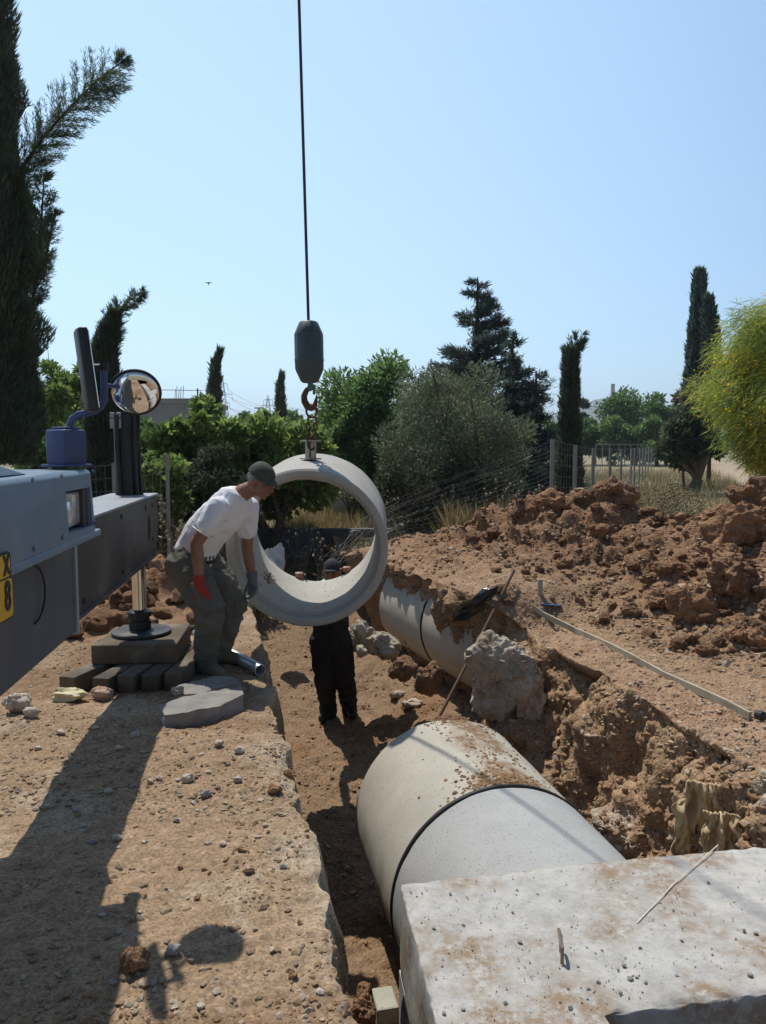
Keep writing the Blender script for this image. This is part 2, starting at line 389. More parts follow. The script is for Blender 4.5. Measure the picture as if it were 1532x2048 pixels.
# soil colours (albedo): where which kind of earth lies
def mixc(a, b, f): return a*(1-f[:, None])+np.asarray(b)[None]*f[:, None]
pal = np.array([[.325, .24, .16], [.25, .18, .115], [.275, .195, .125], [.345, .235, .145], [.365, .255, .17], [.345, .24, .155]])
col = pal[Z]
pn = fbm(P*np.array([1.0, 1.6, 1.0]), 4, 91); pn2 = fbm(P*3.1, 4, 95)
col = mixc(col, (.235, .155, .095), (Z == 0)*sstep(.0, .5, pn)*.85)
col = mixc(col, (.40, .34, .26), (Z == 0)*sstep(.25, .6, pn2)*.6)
edge_l = (Z == 0)*np.exp(np.minimum(uv_of((P[:, 0], P[:, 1]))[1], 0)*9)
col = mixc(col, (.47, .40, .31), edge_l*.6*(pn2*.5+.7).clip(0, 1))
col = mixc(col, (.30, .16, .085), (Z == 0)*lp*.85)
col = mixc(col, (.46, .42, .36), (Z == 1)*sstep(-.16, -.03, P[:, 2])*.8)
col = mixc(col, (.245, .145, .08), (Z == 2)*sstep(.0, .5, pn)*.7)
col = mixc(col, (.42, .30, .19), (Z == 3)*sstep(.1, .6, pn2)*.7)
col = mixc(col, (.55, .50, .43), (Z == 3)*sstep(.42, .6, pn)*.6)
col = mixc(col, (.31, .19, .125), (Z == 4)*sstep(.0, .5, pn2)*.6)
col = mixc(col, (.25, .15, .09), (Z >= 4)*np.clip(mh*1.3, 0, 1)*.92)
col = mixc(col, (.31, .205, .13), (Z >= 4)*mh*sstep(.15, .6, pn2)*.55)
col = np.clip(col*np.array([.90, .865, .83]), .02, .8)
ii = np.arange(NU-1)[:, None]*NV+np.arange(NV-1)[None]
F = np.stack([ii, ii+1, ii+NV+1, ii+NV], -1); F = np.delete(F, NL-1, axis=1).reshape(-1, 4)
gm = np_mesh('ground', P2, F, None, True)
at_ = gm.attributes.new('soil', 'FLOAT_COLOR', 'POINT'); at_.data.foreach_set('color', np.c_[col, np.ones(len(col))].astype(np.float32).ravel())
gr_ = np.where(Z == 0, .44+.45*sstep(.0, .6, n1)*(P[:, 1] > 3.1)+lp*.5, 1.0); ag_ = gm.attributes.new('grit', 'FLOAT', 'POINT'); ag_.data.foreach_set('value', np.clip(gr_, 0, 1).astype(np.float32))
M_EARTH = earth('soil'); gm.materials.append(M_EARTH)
ground = link('ground', gm); tag(ground, 'dry tan and red brown soil with the open trench', kind='structure')
step = 2
i2 = np.arange(0, NU-step, step)[:, None]*NV+np.arange(0, NV-step, step)[None]
Fb = np.stack([i2, i2+step, i2+step*NV+step, i2+step*NV], -1).reshape(-1, 4)
BVH = BVHTree.FromPolygons(P2.tolist(), Fb.tolist())
def gh(x, y, top=4.0):
    h = BVH.ray_cast(Vector((x, y, top)), Vector((0, 0, -1)))
    return h[0].z if h[0] is not None else 0.0
def hit(px, py, dd=None):                          # what the line of sight meets on the near ground
    for k in range(40):
        h = BVH.ray_cast(Vector((0, 0, EYE)), ray(px, py+k*3).normalized())
        if h[0] is not None and (h[0].y < 12 or py > 1100 or dd): return h[0], h[1]
    return h[0], h[1]

# far ground: rings growing outwards from the border of the near sheet to the horizon
per = []
u0, u1, v0, v1 = US[0], US[-1], cl[0], cr[-1]
nu_, nv_ = 60, 60
for i in range(nu_): per.append((u0+(u1-u0)*i/nu_, v0))
for i in range(nv_): per.append((u1, v0+(v1-v0)*i/nv_))
for i in range(nu_): per.append((u1-(u1-u0)*i/nu_, v1))
for i in range(nv_): per.append((u0, v1-(v1-v0)*i/nv_))
per = np.array(per); cen = np.array([(u0+u1)/2, (v0+v1)/2]); n_p = len(per); V = []
sc_ = np.concatenate([[0.975, 1.0], 1+np.cumsum(.03*1.1**np.arange(66))])
for q, s in enumerate(sc_):
    d = per-cen; r = np.linalg.norm(d, axis=1, keepdims=True); rr = d*s if s < 40 else d/r*(r.mean()*s)
    uvp = cen+rr; p = pts(uvp[:, 0], uvp[:, 1], np.zeros(n_p)); p[:, 2] = -.06 if q == 0 else (0.0 if q == 1 else 0.05*fbm(p*.35, 3, 5)*min(1, (q-1)/4))
    V.append(p)
V = np.concatenate(V); FF = []
for k in range(len(sc_)-1):
    a = k*n_p+np.arange(n_p); b = k*n_p+(np.arange(n_p)+1) % n_p
    FF.append(np.stack([a, b, b+n_p, a+n_p], -1))
FF = np.concatenate(FF)
fm_ = np_mesh('field', V, FF[:, ::-1], None, True)
def far_soil():
    m, nt, b = nodes('field'); co = objco(nt)
    c = ramp(nt, noise(nt, 1.2, 9, 0.75, co), (.26, .21, .125), (.42, .33, .215), .35, .65)
    c = mix(nt, ramp(nt, noise(nt, .35, 6, .7, co), (0, 0, 0), (1, 1, 1), .45, .6), c, (.17, .165, .075))
    nt.links.new(c, b.inputs['Base Color']); b.inputs['Roughness'].default_value = .95; bump(nt, b, noise(nt, 9, 9, .8, co), .8, .08); return m
fm_.materials.append(far_soil()); tag(link('field', fm_), 'dry field of grass and bare earth reaching to the horizon', kind='structure')
# sandy path on the right, winding away from the heap
pc = [tuple(gz(a, b).xy) for a, b in ((1640, 1010), (1560, 972), (1480, 945), (1400, 925), (1335, 913), (1290, 906), (1262, 902))]; Vp = []
wdt = [1.8, 1.9, 2.1, 2.4, 2.8, 3.6, 5.0]
for i in range(60):
    s = i/59*(len(pc)-1); a = min(int(s), len(pc)-2); f = s-a
    def cr_(k, j): return pc[min(max(k, 0), len(pc)-1)][j]
    q = [0.5*((2*cr_(a, j))+(-cr_(a-1, j)+cr_(a+1, j))*f+(2*cr_(a-1, j)-5*cr_(a, j)+4*cr_(a+1, j)-cr_(a+2, j))*f*f+(-cr_(a-1, j)+3*cr_(a, j)-3*cr_(a+1, j)+cr_(a+2, j))*f**3) for j in (0, 1)]
    ww = np.interp(s, range(7), wdt)
    for k in range(9):
        g = (k/8-.5)*2; Vp.append((q[0]+g*ww*(1+.25*rnd.uniform(-1, 1)*(abs(g) > .9)), q[1], .075-.05*abs(g)**3+.01*rnd.random()))
Fp = [(i*9+k, i*9+k+1, i*9+k+10, i*9+k+9) for i in range(59) for k in range(8)]
tag(link('path', np_mesh('path', Vp, Fp, earth('path_sand', False, (.36, .285, .20), 9, .6), True)), 'pale sandy dirt path winding away behind the spoil heap', kind='structure')
# ------------------------------------------------------------------ concrete pipes, chamber and slab
def concrete(name, c0, c1, stain=None, at_=(.55, .7), sscale=1.6, pit=(.22, .2, .18), bstr=.5):
    return surf(name, c0, c1, 3.0, .9, 0, bstr, 90, .004, stain, sscale, at_, .2, pit)
def concrete_d(name, c0, c1, stain, at_, ss, pit): return surf(name, c0, c1, 3.0, .9, 0, .5, 90, .004, stain, ss, at_, .2, pit, (.225, .145, .085))
M_PIPE_OLD = concrete_d('concrete_tan', (.40, .375, .315), (.50, .465, .395), (.42, .32, .20), (.56, .74), 1.3, (.30, .26, .2))
M_PIPE_GREY = concrete('concrete_grey', (.35, .35, .34), (.43, .43, .42), (.38, .37, .35), (.58, .75), 1.4, (.24, .23, .21))
M_PIPE_FAR = concrete('concrete_sandy', (.46, .42, .345), (.55, .505, .42), (.48, .40, .29), (.55, .75), 2.0, (.4, .34, .26))
M_RUBBER = surf('rubber', (.018, .019, .02), (.03, .03, .032), 8, .6, 0, .1)
def slab_mat():
    m, nt, b = nodes('concrete_white'); co = objco(nt)
    col = ramp(nt, noise(nt, 7, 10, .8, co), (.34, .33, .31), (.51, .495, .465), .34, .56)
    col = mix(nt, ramp(nt, noise(nt, 38, 6, .8, co), (0, 0, 0), (1, 1, 1), .54, .64), col, (.36, .35, .34))
    mp = nt.nodes.new('ShaderNodeMapping'); mp.inputs['Rotation'].default_value = (0, 0, R(-28)); mp.inputs['Scale'].default_value = (1, 9, 1); nt.links.new(co, mp.inputs[0])
    st = ramp(nt, noise(nt, 4.5, 5, .6, mp.outputs[0]), (0, 0, 0), (1, 1, 1), .48, .62)            # broom strokes towards the right end
    sx = nt.nodes.new('ShaderNodeSeparateXYZ'); nt.links.new(co, sx.inputs[0]); g = ramp(nt, sx.outputs[0], (0, 0, 0), (1, 1, 1), .0, .5); col = mix(nt, mix(nt, 1.0, mix(nt, 1.0, st, g, 'MULTIPLY'), (.5, .5, .5), 'MULTIPLY'), col, (.60, .56, .48))
    f = mix(nt, 1.0, ramp(nt, noise(nt, 2.6, 4, .6, co), (0, 0, 0), (1, 1, 1), .44, .58), ramp(nt, noise(nt, 24, 8, .8, co), (0, 0, 0), (1, 1, 1), .40, .55), 'MULTIPLY')
    col = mix(nt, f, col, (.30, .22, .15)); nt.links.new(col, b.inputs['Base Color']); b.inputs['Roughness'].default_value = .92; b.inputs['Specular IOR Level'].default_value = .15
    bump(nt, b, noise(nt, 45, 10, .8, co), .8, .006); return m
M_WHITE_CON = slab_mat()
M_WALL_SHADE = surf('concrete_shaded', (.10, .10, .10), (.17, .165, .155), 2.5, .9, 0, .4, 30, .006, (.07, .07, .07), 1.2, (.5, .7))  # wall stands in shade, and that shade is put into its dark colour
M_LUMP = concrete('rough_concrete', (.42, .38, .32), (.58, .53, .46), (.32, .24, .16), (.45, .65), 2.2, (.25, .2, .16), 1.0)
def pipe_mesh(name, a, axis, L, mat, ro=.6, ri=.5, n=96, rebate=.03, seed=0):
    mb = MB()
    prof = [(ro-.012, 0), (ro, .012)]+[(ro, L*k/40) for k in range(1, 40)]+[(ro, L-.012), (ro-.012, L), (ri+.006, L), (ri, L-.008)]+[(ri, L*k/8) for k in range(7, 0, -1)]+[(ri, rebate+.02), (ri+.018, rebate), (ri+.03, .004), (ri+.036, 0)]
    mb.lathe(prof, a, axis, n, closed=True)
    me = mb.mesh(name, mat, True); V = co_of(me); Nm = normals_of(me)
    if seed == 3:                                  # soil lying along the crown
        q = V-np.array(a); s = q @ np.array(axis); rt = np.array(Vector(axis).cross(Vector((0, 0, 1)))); an = np.arctan2(q @ rt, q[:, 2])
        c_ = .06+.16*(1.06-s)*0+.10; f = np.exp(-((an-c_)/(.20+.12*fbm(np.c_[s*4, an*3, s*0], 3, 5)))**2)*(.55+.6*fbm(np.c_[s*5, an*6, s*0], 4, 9))+.9*np.exp(-((an-.10)/.26)**2-(s/.16)**2)+.5*np.exp(-((an-.05)/.14)**2-((s-1.0)/.1)**2)
        t = me.attributes.new('dirt', 'FLOAT', 'POINT'); t.data.foreach_set('value', np.clip(f, 0, 1).astype(np.float32))
    set_co(me, V+Nm*(.0028*fbm(V*9, 3, seed)+.002*fbm(V*2.2, 2, seed+3))[:, None]); return me
dirt_bits = []
def tu(u, v, z): return T(u, v, z)
# pipe run in the trench: two lengths meeting at a black rubber joint
o = link('concrete_pipe', pipe_mesh('concrete_pipe', tu(1.70, 1.11, -.78), TU, 1.02, M_PIPE_OLD, seed=3), origin=tu(2.25, 1.11, -1.38))
tag(o, 'big pale concrete pipe lying in the trench with brown soil spilled on its crown', 'pipe')
pipe_b = link('concrete_pipe', pipe_mesh('concrete_pipe', tu(.46, 1.11, -.78), TU, 1.215, M_PIPE_GREY, seed=8), origin=tu(1.0, 1.11, -1.38))
tag(pipe_b, 'smooth grey concrete pipe running under the white slab', 'pipe')
mb = MB(); mb.lathe([(.585, -.010), (.605, -.009), (.608, 0), (.605, .009), (.585, .010), (.57, 0)], tu(1.69, 1.11, -.78), TU, 96, closed=True)
tag(mb.obj('rubber_gasket', M_RUBBER, None, True, origin=tu(1.69, 1.11, -1.38)), 'black rubber ring sealing the joint of the two pipes in the trench', 'gasket')
# old pipe half buried on the right of the trench
A2, A3 = Vector((1.104, 8.036, -.34)), Vector((.229, 10.19, -.34)); H2 = (A3-A2).normalized()
for k, (s0, L, lab) in enumerate(((-.72, 1.09, 'old sandy concrete pipe dug out of the bank behind the leaning steel rod'), (.39, 1.2, 'old sandy concrete pipe beyond the dark joint, nearer the hanging pipe'), (1.61, 1.2, None))):
    if lab is None: continue
    p = A2+H2*s0; o = link('concrete_pipe', pipe_mesh('concrete_pipe', p, H2, L, M_PIPE_FAR, n=72, seed=20+k), origin=p); tag(o, lab, 'pipe')
mb = MB(); mb.lathe([(.59, -.012), (.606, -.01), (.606, .01), (.59, .012)], A2+H2*.38, H2, 72, closed=True)
tag(mb.obj('rubber_gasket', M_RUBBER, None, True, origin=A2+H2*.38), 'dark ring in the joint of the half buried old pipe', 'gasket')

# pipe hanging from the crane
RA = at(614, 1099, 5.82); RD = Vector((-.012, 1, .115)).normalized(); RL = .94
M_RING = concrete('concrete_hung', (.37, .36, .33), (.45, .435, .40), (.46, .36, .25), (.60, .78), 1.7, (.3, .26, .2))
hung = thing('concrete_pipe', 'concrete pipe hanging from the crane hook between the two workers', 'pipe', RA+RD*RL*.5-Vector((0, 0, .6)))
mb = MB(); ro, ri = .620, .526
prof = [(ro-.015, 0), (ro, .015)]+[(ro, RL*k/14) for k in range(1, 14)]+[(ro, RL-.012), (ro-.012, RL), (ri+.006, RL), (ri, RL-.01)]+[(ri, RL*k/8) for k in range(7, 0, -1)]+[(ri, .085), (ri+.003, .078), (ri+.028, .070), (ri+.034, .004), (ri+.040, 0)]
mb.lathe(prof, RA, RD, 112, closed=True); me = mb.mesh('pipe_shell', M_RING, True); V = co_of(me); Nm = normals_of(me)
set_co(me, V+Nm*(.003*fbm(V*8, 3, 5)+.002*fbm(V*2, 2, 6))[:, None]); link('pipe_shell', me, hung)
M_MUD = earth('mud', False, (.30, .18, .10), 60, 1.0)
# dried mud inside the hung pipe and spilled on the crown of the trench pipe: thin crusts of earth
def crust(name, pts_n, parent=None, mat=None, origin=None):
    V, F = [], []
    for p, n, r in pts_n:
        n = n.normalized(); x = n.orthogonal().normalized(); y = n.cross(x); b = len(V); k = 7; a0 = rnd.random()*6
        V.append(p+n*r*.55)
        for rr, hh in ((.6, .42), (1.0, -.08)):
            for i in range(k):
                a = a0+i/k*6.283; q = r*rr*rnd.uniform(.75, 1.25); V.append(p+x*math.cos(a)*q+y*math.sin(a)*q+n*r*hh*rnd.uniform(.7, 1.3))
        for i in range(k):
            j = (i+1) % k; F.append((b, b+1+i, b+1+j, b+1+j)); F.append((b+1+i, b+1+k+i, b+1+k+j, b+1+j))
    me = bpy.data.meshes.new(name); me.from_pydata([tuple(q) for q in V], [], [f if f[2] != f[3] else f[:3] for f in F]); me.update()
    me.materials.append(mat or M_MUD); me.polygons.foreach_set('use_smooth', [rnd.random() < .5]*len(me.polygons))
    return link(name, me, parent, origin)
def on_pipe(c, ax, r, ang, s, inside=False):
    """point on a pipe: ang from straight up, clockwise seen along the axis"""
    ax = ax.normalized(); up = (Vector((0, 0, 1))-ax*ax.z).normalized(); rt = ax.cross(up)
    n = up*math.cos(ang)+rt*math.sin(ang); return c+ax*s+n*r, (-n if inside else n)
L_ = []
for k in range(46):
    p, n = on_pipe(RA, RD, ri, R(225)+rnd.gauss(0, .05), .52+rnd.gauss(0, .07), True); L_.append((p, n, rnd.uniform(.006, .018)))
for k in range(230):
    p, n = on_pipe(RA, RD, ri, R(190)+rnd.gauss(0, .45), rnd.uniform(.12, 1.05), True); L_.append((p, n, .0018+.0045*rnd.random()**3))
crust('dried_mud', L_, hung)['kind'] = 'stuff'
# lifting clamp through the hole in the crown
M_STEEL = surf('grey_steel', (.30, .28, .25), (.42, .40, .36), 9, .55, .55, .2, 60, .002, (.26, .16, .09), 6, (.5, .7))
M_RUST = surf('rusty_steel', (.075, .04, .028), (.13, .075, .05), 14, .6, .5, .3, 80, .002)
M_DARKSTEEL = surf('dark_steel', (.035, .037, .04), (.06, .06, .065), 8, .5, .3, .2)
ct, cn = on_pipe(RA, RD, .620, 0, RL*.52)
clamp = thing('lifting_clamp', 'grey steel beam clamp bolted through the crown of the hanging pipe', 'clamp', ct)
rz = Matrix.Rotation(R(38), 3, 'Z'); mb = MB()
mb.box(ct+Vector((0, 0, .155)), (.11, .15, .012), rz); mb.box(ct+Vector((0, 0, .012)), (.11, .15, .012), rz); mb.box(ct+Vector((0, 0, .083)), (.012, .15, .131), rz)
mb.obj('beam_piece', M_STEEL, clamp, bevel=.002)
mb = MB(); mb.tube([ct+Vector((0, 0, .16)), ct-Vector((0, 0, .22))], .013, 10); mb.lathe([(.022, 0), (.022, .02)], ct+Vector((.0, 0, .162)), (0, 0, 1), 6); mb.obj('threaded_rod', M_RUST, clamp)
mb = MB(); mb.box(ct-Vector((0, 0, .135)), (.10, .16, .055), rz); mb.box(ct-Vector((0, 0, .18)), (.06, .09, .03), rz); mb.obj('clamp_block', M_DARKSTEEL, clamp, bevel=.004)
# hook block, chain and cable
HB = at(618, 700, 6.18); top = at(617, 643, 6.18); bot = at(619, 763, 6.18)
def hz(py): return at(618, py, 6.18).z
hook = thing('hook_block', 'dark grey overhaul weight with a rusty crane hook above the hanging pipe', 'crane hook', Vector((HB.x, HB.y, hz(815))))
M_BALL = surf('dark_paint', (.055, .075, .085), (.085, .105, .11), 5, .5, .2, .2, 40, .002, (.14, .11, .07), 3.5, (.55, .75))
mb = MB(); ax = Vector((.012, 0, -1)); kpx = 6.09/FOC
mb.lathe([(.016, -.002), (16*kpx, 0), (19*kpx, 2*kpx), (28.5*kpx, 24*kpx), (29*kpx, 27*kpx), (29*kpx, 73*kpx), (29.6*kpx, 74.5*kpx), (29.6*kpx, 77*kpx), (29*kpx, 78*kpx), (28.5*kpx, 94*kpx), (27*kpx, 98*kpx), (18*kpx, 118*kpx), (14*kpx, 121*kpx), (.016, 121*kpx)], Vector((top.x, top.y, hz(643))), ax, 10)
mb.obj('weight', M_BALL, hook, True, bevel=.003)
mb = MB(); hc = lambda px, py: at(px, py, 6.18)
mb.chain([hc(620, 758), hc(621, 772), hc(620, 776)], [.024, .021, .026], 10); mb.obj('swivel', surf('teal_paint', (.06, .15, .15), (.09, .2, .2), 12, .5, .2, .2), hook, True)
hp = [(621, 774), (613, 781), (608, 792), (609, 803), (615, 813), (623, 816), (630, 811), (632, 800), (634, 788)]
hr = [.017, .022, .025, .027, .029, .027, .021, .014, .005]
mb = MB(); mb.chain([hc(*q) for q in hp], hr, 12); link('hook', remeshed(mb, 'hook', M_RUST, .006, 3), hook)
mb = MB(); mb.prism([hc(626, 771), hc(631, 770), hc(630, 790), hc(625, 788)], (0, .018, 0)); mb.obj('latch', surf('blue_paint', (.08, .14, .18), (.1, .17, .2), 9, .5, .2), hook, bevel=.002)
# chain: ring, shackle, hanging links
ch = thing('chain_sling', 'rusty chain linking the crane hook to the clamp on the pipe', 'chain', hc(624, 850))
def ringlink(c, a, b, n, rad, parent, name='link', stretch=1.35):
    """oval link: a, b in-plane half axes (vectors)"""
    mb = MB(); P_ = [c+a*math.cos(t)*stretch+b*math.sin(t) for t in np.linspace(0, 2*math.pi, 25)[:-1]]
    n_ = len(P_); rings = []
    for i in range(n_):
        d = (P_[(i+1) % n_]-P_[i-1]).normalized(); x = a.cross(b).normalized(); y = d.cross(x); rings.append([mb.b.verts.new(P_[i]+(x*math.cos(q)+y*math.sin(q))*rad) for q in [k*math.pi/4 for k in range(8)]])
    for i in range(n_):
        r0, r1 = rings[i], rings[(i+1) % n_]
        for k in range(8): mb.b.faces.new((r0[k], r0[(k+1) % 8], r1[(k+1) % 8], r1[k]))
    return mb.obj(name, M_RUST, parent, True)
Zv, Xv, Yv = Vector((0, 0, 1)), Vector((1, 0, 0)), Vector((0, 1, 0))
ringlink(hc(623, 822), Zv*.05, (Xv*.8+Yv*.6)*.048, None, .009, ch, 'ring', 1.0)
for i, (px, py) in enumerate(((616, 841), (616, 853), (617, 864), (617, 875), (632, 841), (631, 853), (631, 864), (629, 875))):
    ringlink(hc(px, py), Zv*.022, ((Xv if i % 2 else Yv)*.8+Yv*.3)*.017, None, .0055, ch)
ringlink(hc(623, 887), Zv*.045, (Xv*.9+Yv*.4)*.030, None, .010, ch, 'shackle', 1.1)
cab = MB(); c0 = Vector((top.x, top.y, hz(644))); c1 = at(598, 0, 6.2); cab.tube([c0, c1, c1+(c1-c0)*2.2], .0115, 10)
tag(cab.obj('crane_cable', M_DARKSTEEL, None, True, origin=c0), 'taut steel cable running up from the hook block', 'cable')

# precast chamber: white top slab, side wall with an arched opening
SB = Vector((.06, 2.71, 0)); SR = Vector((math.cos(R(10.4)), math.sin(R(10.4)), 0)); SL = Vector((.125, -.992, 0))
slab = thing('manhole_slab', 'white precast concrete slab covering the grey pipe, strewn with pebbles', 'slab', SB+SR*.8+SL*.4+Vector((0, 0, -.3)))
nA, nB = gz(1210, 2030), gz(1532, 1985); nd = (nB-nA).normalized()
def grid_top(poly_fn): pass
mb = MB()
quad = [SB, SB+SL*1.9, Vector((nA.x+.18, nA.y-1.3, 0)), nA, nA+nd*2.2, SB+SR*3.0]
mb.prism([q+Vector((0, 0, -.34)) for q in quad], (0, 0, .34)); bmesh.ops.recalc_face_normals(mb.b, faces=mb.b.faces[:])
bmesh.ops.triangulate(mb.b, faces=mb.b.faces[:])
for _ in range(6):
    ed = [e_ for e_ in mb.b.edges if e_.calc_length() > .05]
    if not ed: break
    bmesh.ops.subdivide_edges(mb.b, edges=ed, cuts=1); bmesh.ops.triangulate(mb.b, faces=[f for f in mb.b.faces if len(f.verts) > 3])
me = mb.mesh('slab_deck', M_WHITE_CON, True); V = co_of(me); Nm = normals_of(me)
ez = (np.abs(Nm[:, 2]) > .2)*(np.abs(Nm[:, 2]) < .97)
set_co(me, V+Nm*(.004*fbm(V*7, 4, 3)-.002*np.abs(fbm(V*19, 3, 8))-ez*.016*np.abs(fbm(V*23, 3, 12)))[:, None]); link('slab_deck', me, slab)
# side wall under the slab, with the arch cut out
W0 = SB+SL*.0; prof_ = [(0, -.34), (0, -1.42), (.03, -1.42), (.03, -.55)]
prof_ += [(.30-.27*math.cos(a), -.55+.27*math.sin(a)) for a in np.linspace(0, math.pi, 17)][1:]+[(.57, -1.42), (1.8, -1.42), (1.8, -.34)]
nrm = Vector((SL.y, -SL.x, 0))*-1
mb = MB(); mb.prism([W0+SL*s+Vector((0, 0, z)) for s, z in prof_], nrm*.13)
M_SIDE = concrete('concrete_side', (.36, .36, .35), (.48, .48, .47), (.2, .19, .18), (.55, .7), 4, (.2, .2, .19), .8)
mb.obj('wall', M_SIDE, slab)
mb = MB(); ac = W0+SL*.30+Vector((0, 0, -.55)); mb.lathe([(.27, .02), (.285, .02), (.285, .5), (.27, .5)], ac+nrm*.12, nrm, 40, closed=True); mb.obj('sleeve', concrete('concrete_green', (.38, .39, .34), (.46, .47, .40)), slab, True)
mb = MB(); mb.box(SB+SR*1.2+Vector((0, .0, -.88))+SL*.09, (2.3, .12, 1.07), Matrix.Rotation(R(10.4), 3, 'Z')); far_wall = mb
# far wall stays open where the pipe enters: two cheeks
mb.b.free(); mb = MB(); rot = Matrix.Rotation(R(10.4), 3, 'Z'); mb.box(SB+SR*.10+SL*.09+Vector((0, 0, -.88)), (.16, .12, 1.07), rot); mb.box(SB+SR*2.25+SL*.09+Vector((0, 0, -.88)), (.9, .12, 1.07), rot); mb.obj('wall', M_SIDE, slab)
# lifting loop of rebar cast into the slab
lp_ = gz(1118, 1870); lq = gz(1131, 1925)
mb = MB(); b0, b1 = Vector((*gz(1122, 1905).xy, 0)), Vector((*gz(1124, 1927).xy, 0)); hgt = .065
mb.tube([b0+Vector((0, 0, -.02)), b0+Vector((0, .005, hgt*.7)), (b0+b1)/2+Vector((-.006, .02, hgt*1.25)), b1+Vector((0, 0, hgt*.8)), b1+Vector((0, 0, -.02))], .0055, 8)
mb.obj('lifting_loop', surf('rebar', (.22, .18, .15), (.32, .27, .22), 20, .7, .3), slab, True)
# string across the slab
s0, s1, s2 = gz(1436, 1690, .004), gz(1350, 1765, .004), gz(1274, 1846, .004)
mb = MB(); mb.tube([s0+Vector((.05, .12, -.12)), s0, (s0+s1)/2+Vector((.004, 0, .002)), s1, (s1+s2)/2, s2], .0019, 6)
tag(mb.obj('string', surf('string_white', (.72, .62, .5), (.8, .7, .58), 30, .9, 0, .1), None, True, origin=s1), 'thin pale string lying across the white slab', 'string')
# ------------------------------------------------------------------ trees, shrubs, grass
rg = np.random.default_rng(11)
def tx(px, d): return at(px, 893, d).x
def tz(py, d): return at(766, py, d).z
def unit(a): return a/(np.linalg.norm(a, axis=-1, keepdims=True)+1e-9)
def leaf_mesh(name, P, D, L, W, mat):
    n = len(P); D = unit(D); s = unit(np.cross(D, rg.normal(size=(n, 3)))); L = np.broadcast_to(np.asarray(L, float), n)[:, None]; W = np.broadcast_to(np.asarray(W, float), n)[:, None]
    V = np.stack([P, P+D*L*.45+s*W*.5, P+D*L, P+D*L*.45-s*W*.5], 1).reshape(-1, 3)
    return np_mesh(name, V, np.arange(4*n).reshape(n, 4), mat)
ML_FIG = leafmat('fig_leaf', (.13, .205, .05), (.24, .33, .095), .55)
ML_CAROB = leafmat('bush_leaf', (.10, .175, .055), (.18, .275, .09), .55)
ML_OLIVE = leafmat('olive_leaf', (.115, .145, .080), (.21, .24, .145), .35)
ML_CYP = leafmat('cypress_spray', (.060, .088, .058), (.11, .148, .09), .38)  # raised tone puts a hazy veil into the spray colour
ML_CYP2 = leafmat('cypress_spray_pale', (.06, .10, .055), (.11, .16, .085), .35)
ML_CON = leafmat('conifer_needles', (.052, .084, .072), (.10, .14, .115), .35)  # pale bluish tone puts the hazy veil into the needle colour
ML_FARG = leafmat('far_leaf', (.07, .135, .04), (.14, .23, .07), .5)
ML_GREY = leafmat('grey_leaf', (.10, .105, .075), (.17, .17, .125), .3)
ML_PARK = leafmat('weeping_leaf', (.24, .31, .055), (.38, .44, .10), .55)
ML_FLOW = leafmat('yellow_blossom', (.62, .42, .015), (.78, .58, .04), .4)
ML_SHADE = leafmat('shaded_leaf', (.05, .068, .036), (.095, .115, .06), .35)  # darkened olive tone, shade of the undergrowth put into the leaf colour
ML_DRY = leafmat('dry_grass', (.26, .20, .09), (.42, .33, .17), .35)
ML_WEED = leafmat('weed_leaf', (.10, .12, .05), (.20, .20, .095), .4)
ML_THIS = leafmat('thistle_dry', (.20, .17, .12), (.36, .31, .23), .3)
M_BARK = surf('bark', (.10, .075, .055), (.18, .14, .105), 9, .95, 0, .8, 25, .01)
M_BARKD = surf('bark_dark', (.045, .035, .028), (.085, .065, .05), 9, .95, 0, .8, 25, .01)
def sphere_pts(n, power=.5):
    d = unit(rg.normal(size=(n, 3))); return d, rg.random(n)**power
def clump_leaves(clumps, n, L, W, mat, name='crown', droop=0.0, up=0.25, shell=.45):
    c = np.array([q[0] for q in clumps], float); r = np.array([q[1] for q in clumps]); pr = r**2; k = rg.choice(len(c), n, p=pr/pr.sum())
    d, q = sphere_pts(n, shell); d2 = d*np.array([1, 1, .8]); P = c[k]+d2*(r[k]*q)[:, None]
    D = d*.8+rg.normal(size=(n, 3))*.6; D[:, 2] += up-droop
    return leaf_mesh(name, P, D, L*rg.uniform(.6, 1.3, n), W*rg.uniform(.7, 1.3, n), mat)
def crown_clumps(c, rad, n, rel=.33, seed=0, gaps=.0):
    r_ = random.Random(seed); out = []
    while len(out) < n:
        p = Vector((r_.uniform(-1, 1), r_.uniform(-1, 1), r_.uniform(-1, 1)))
        if p.length > 1 or p.length < .25: continue
        if p.z < -.6 and r_.random() < .4: continue
        out.append((Vector((c[0]+p.x*rad[0], c[1]+p.y*rad[1], c[2]+p.z*rad[2])), min(rad)*rel*r_.uniform(.6, 1.25)))
    return out
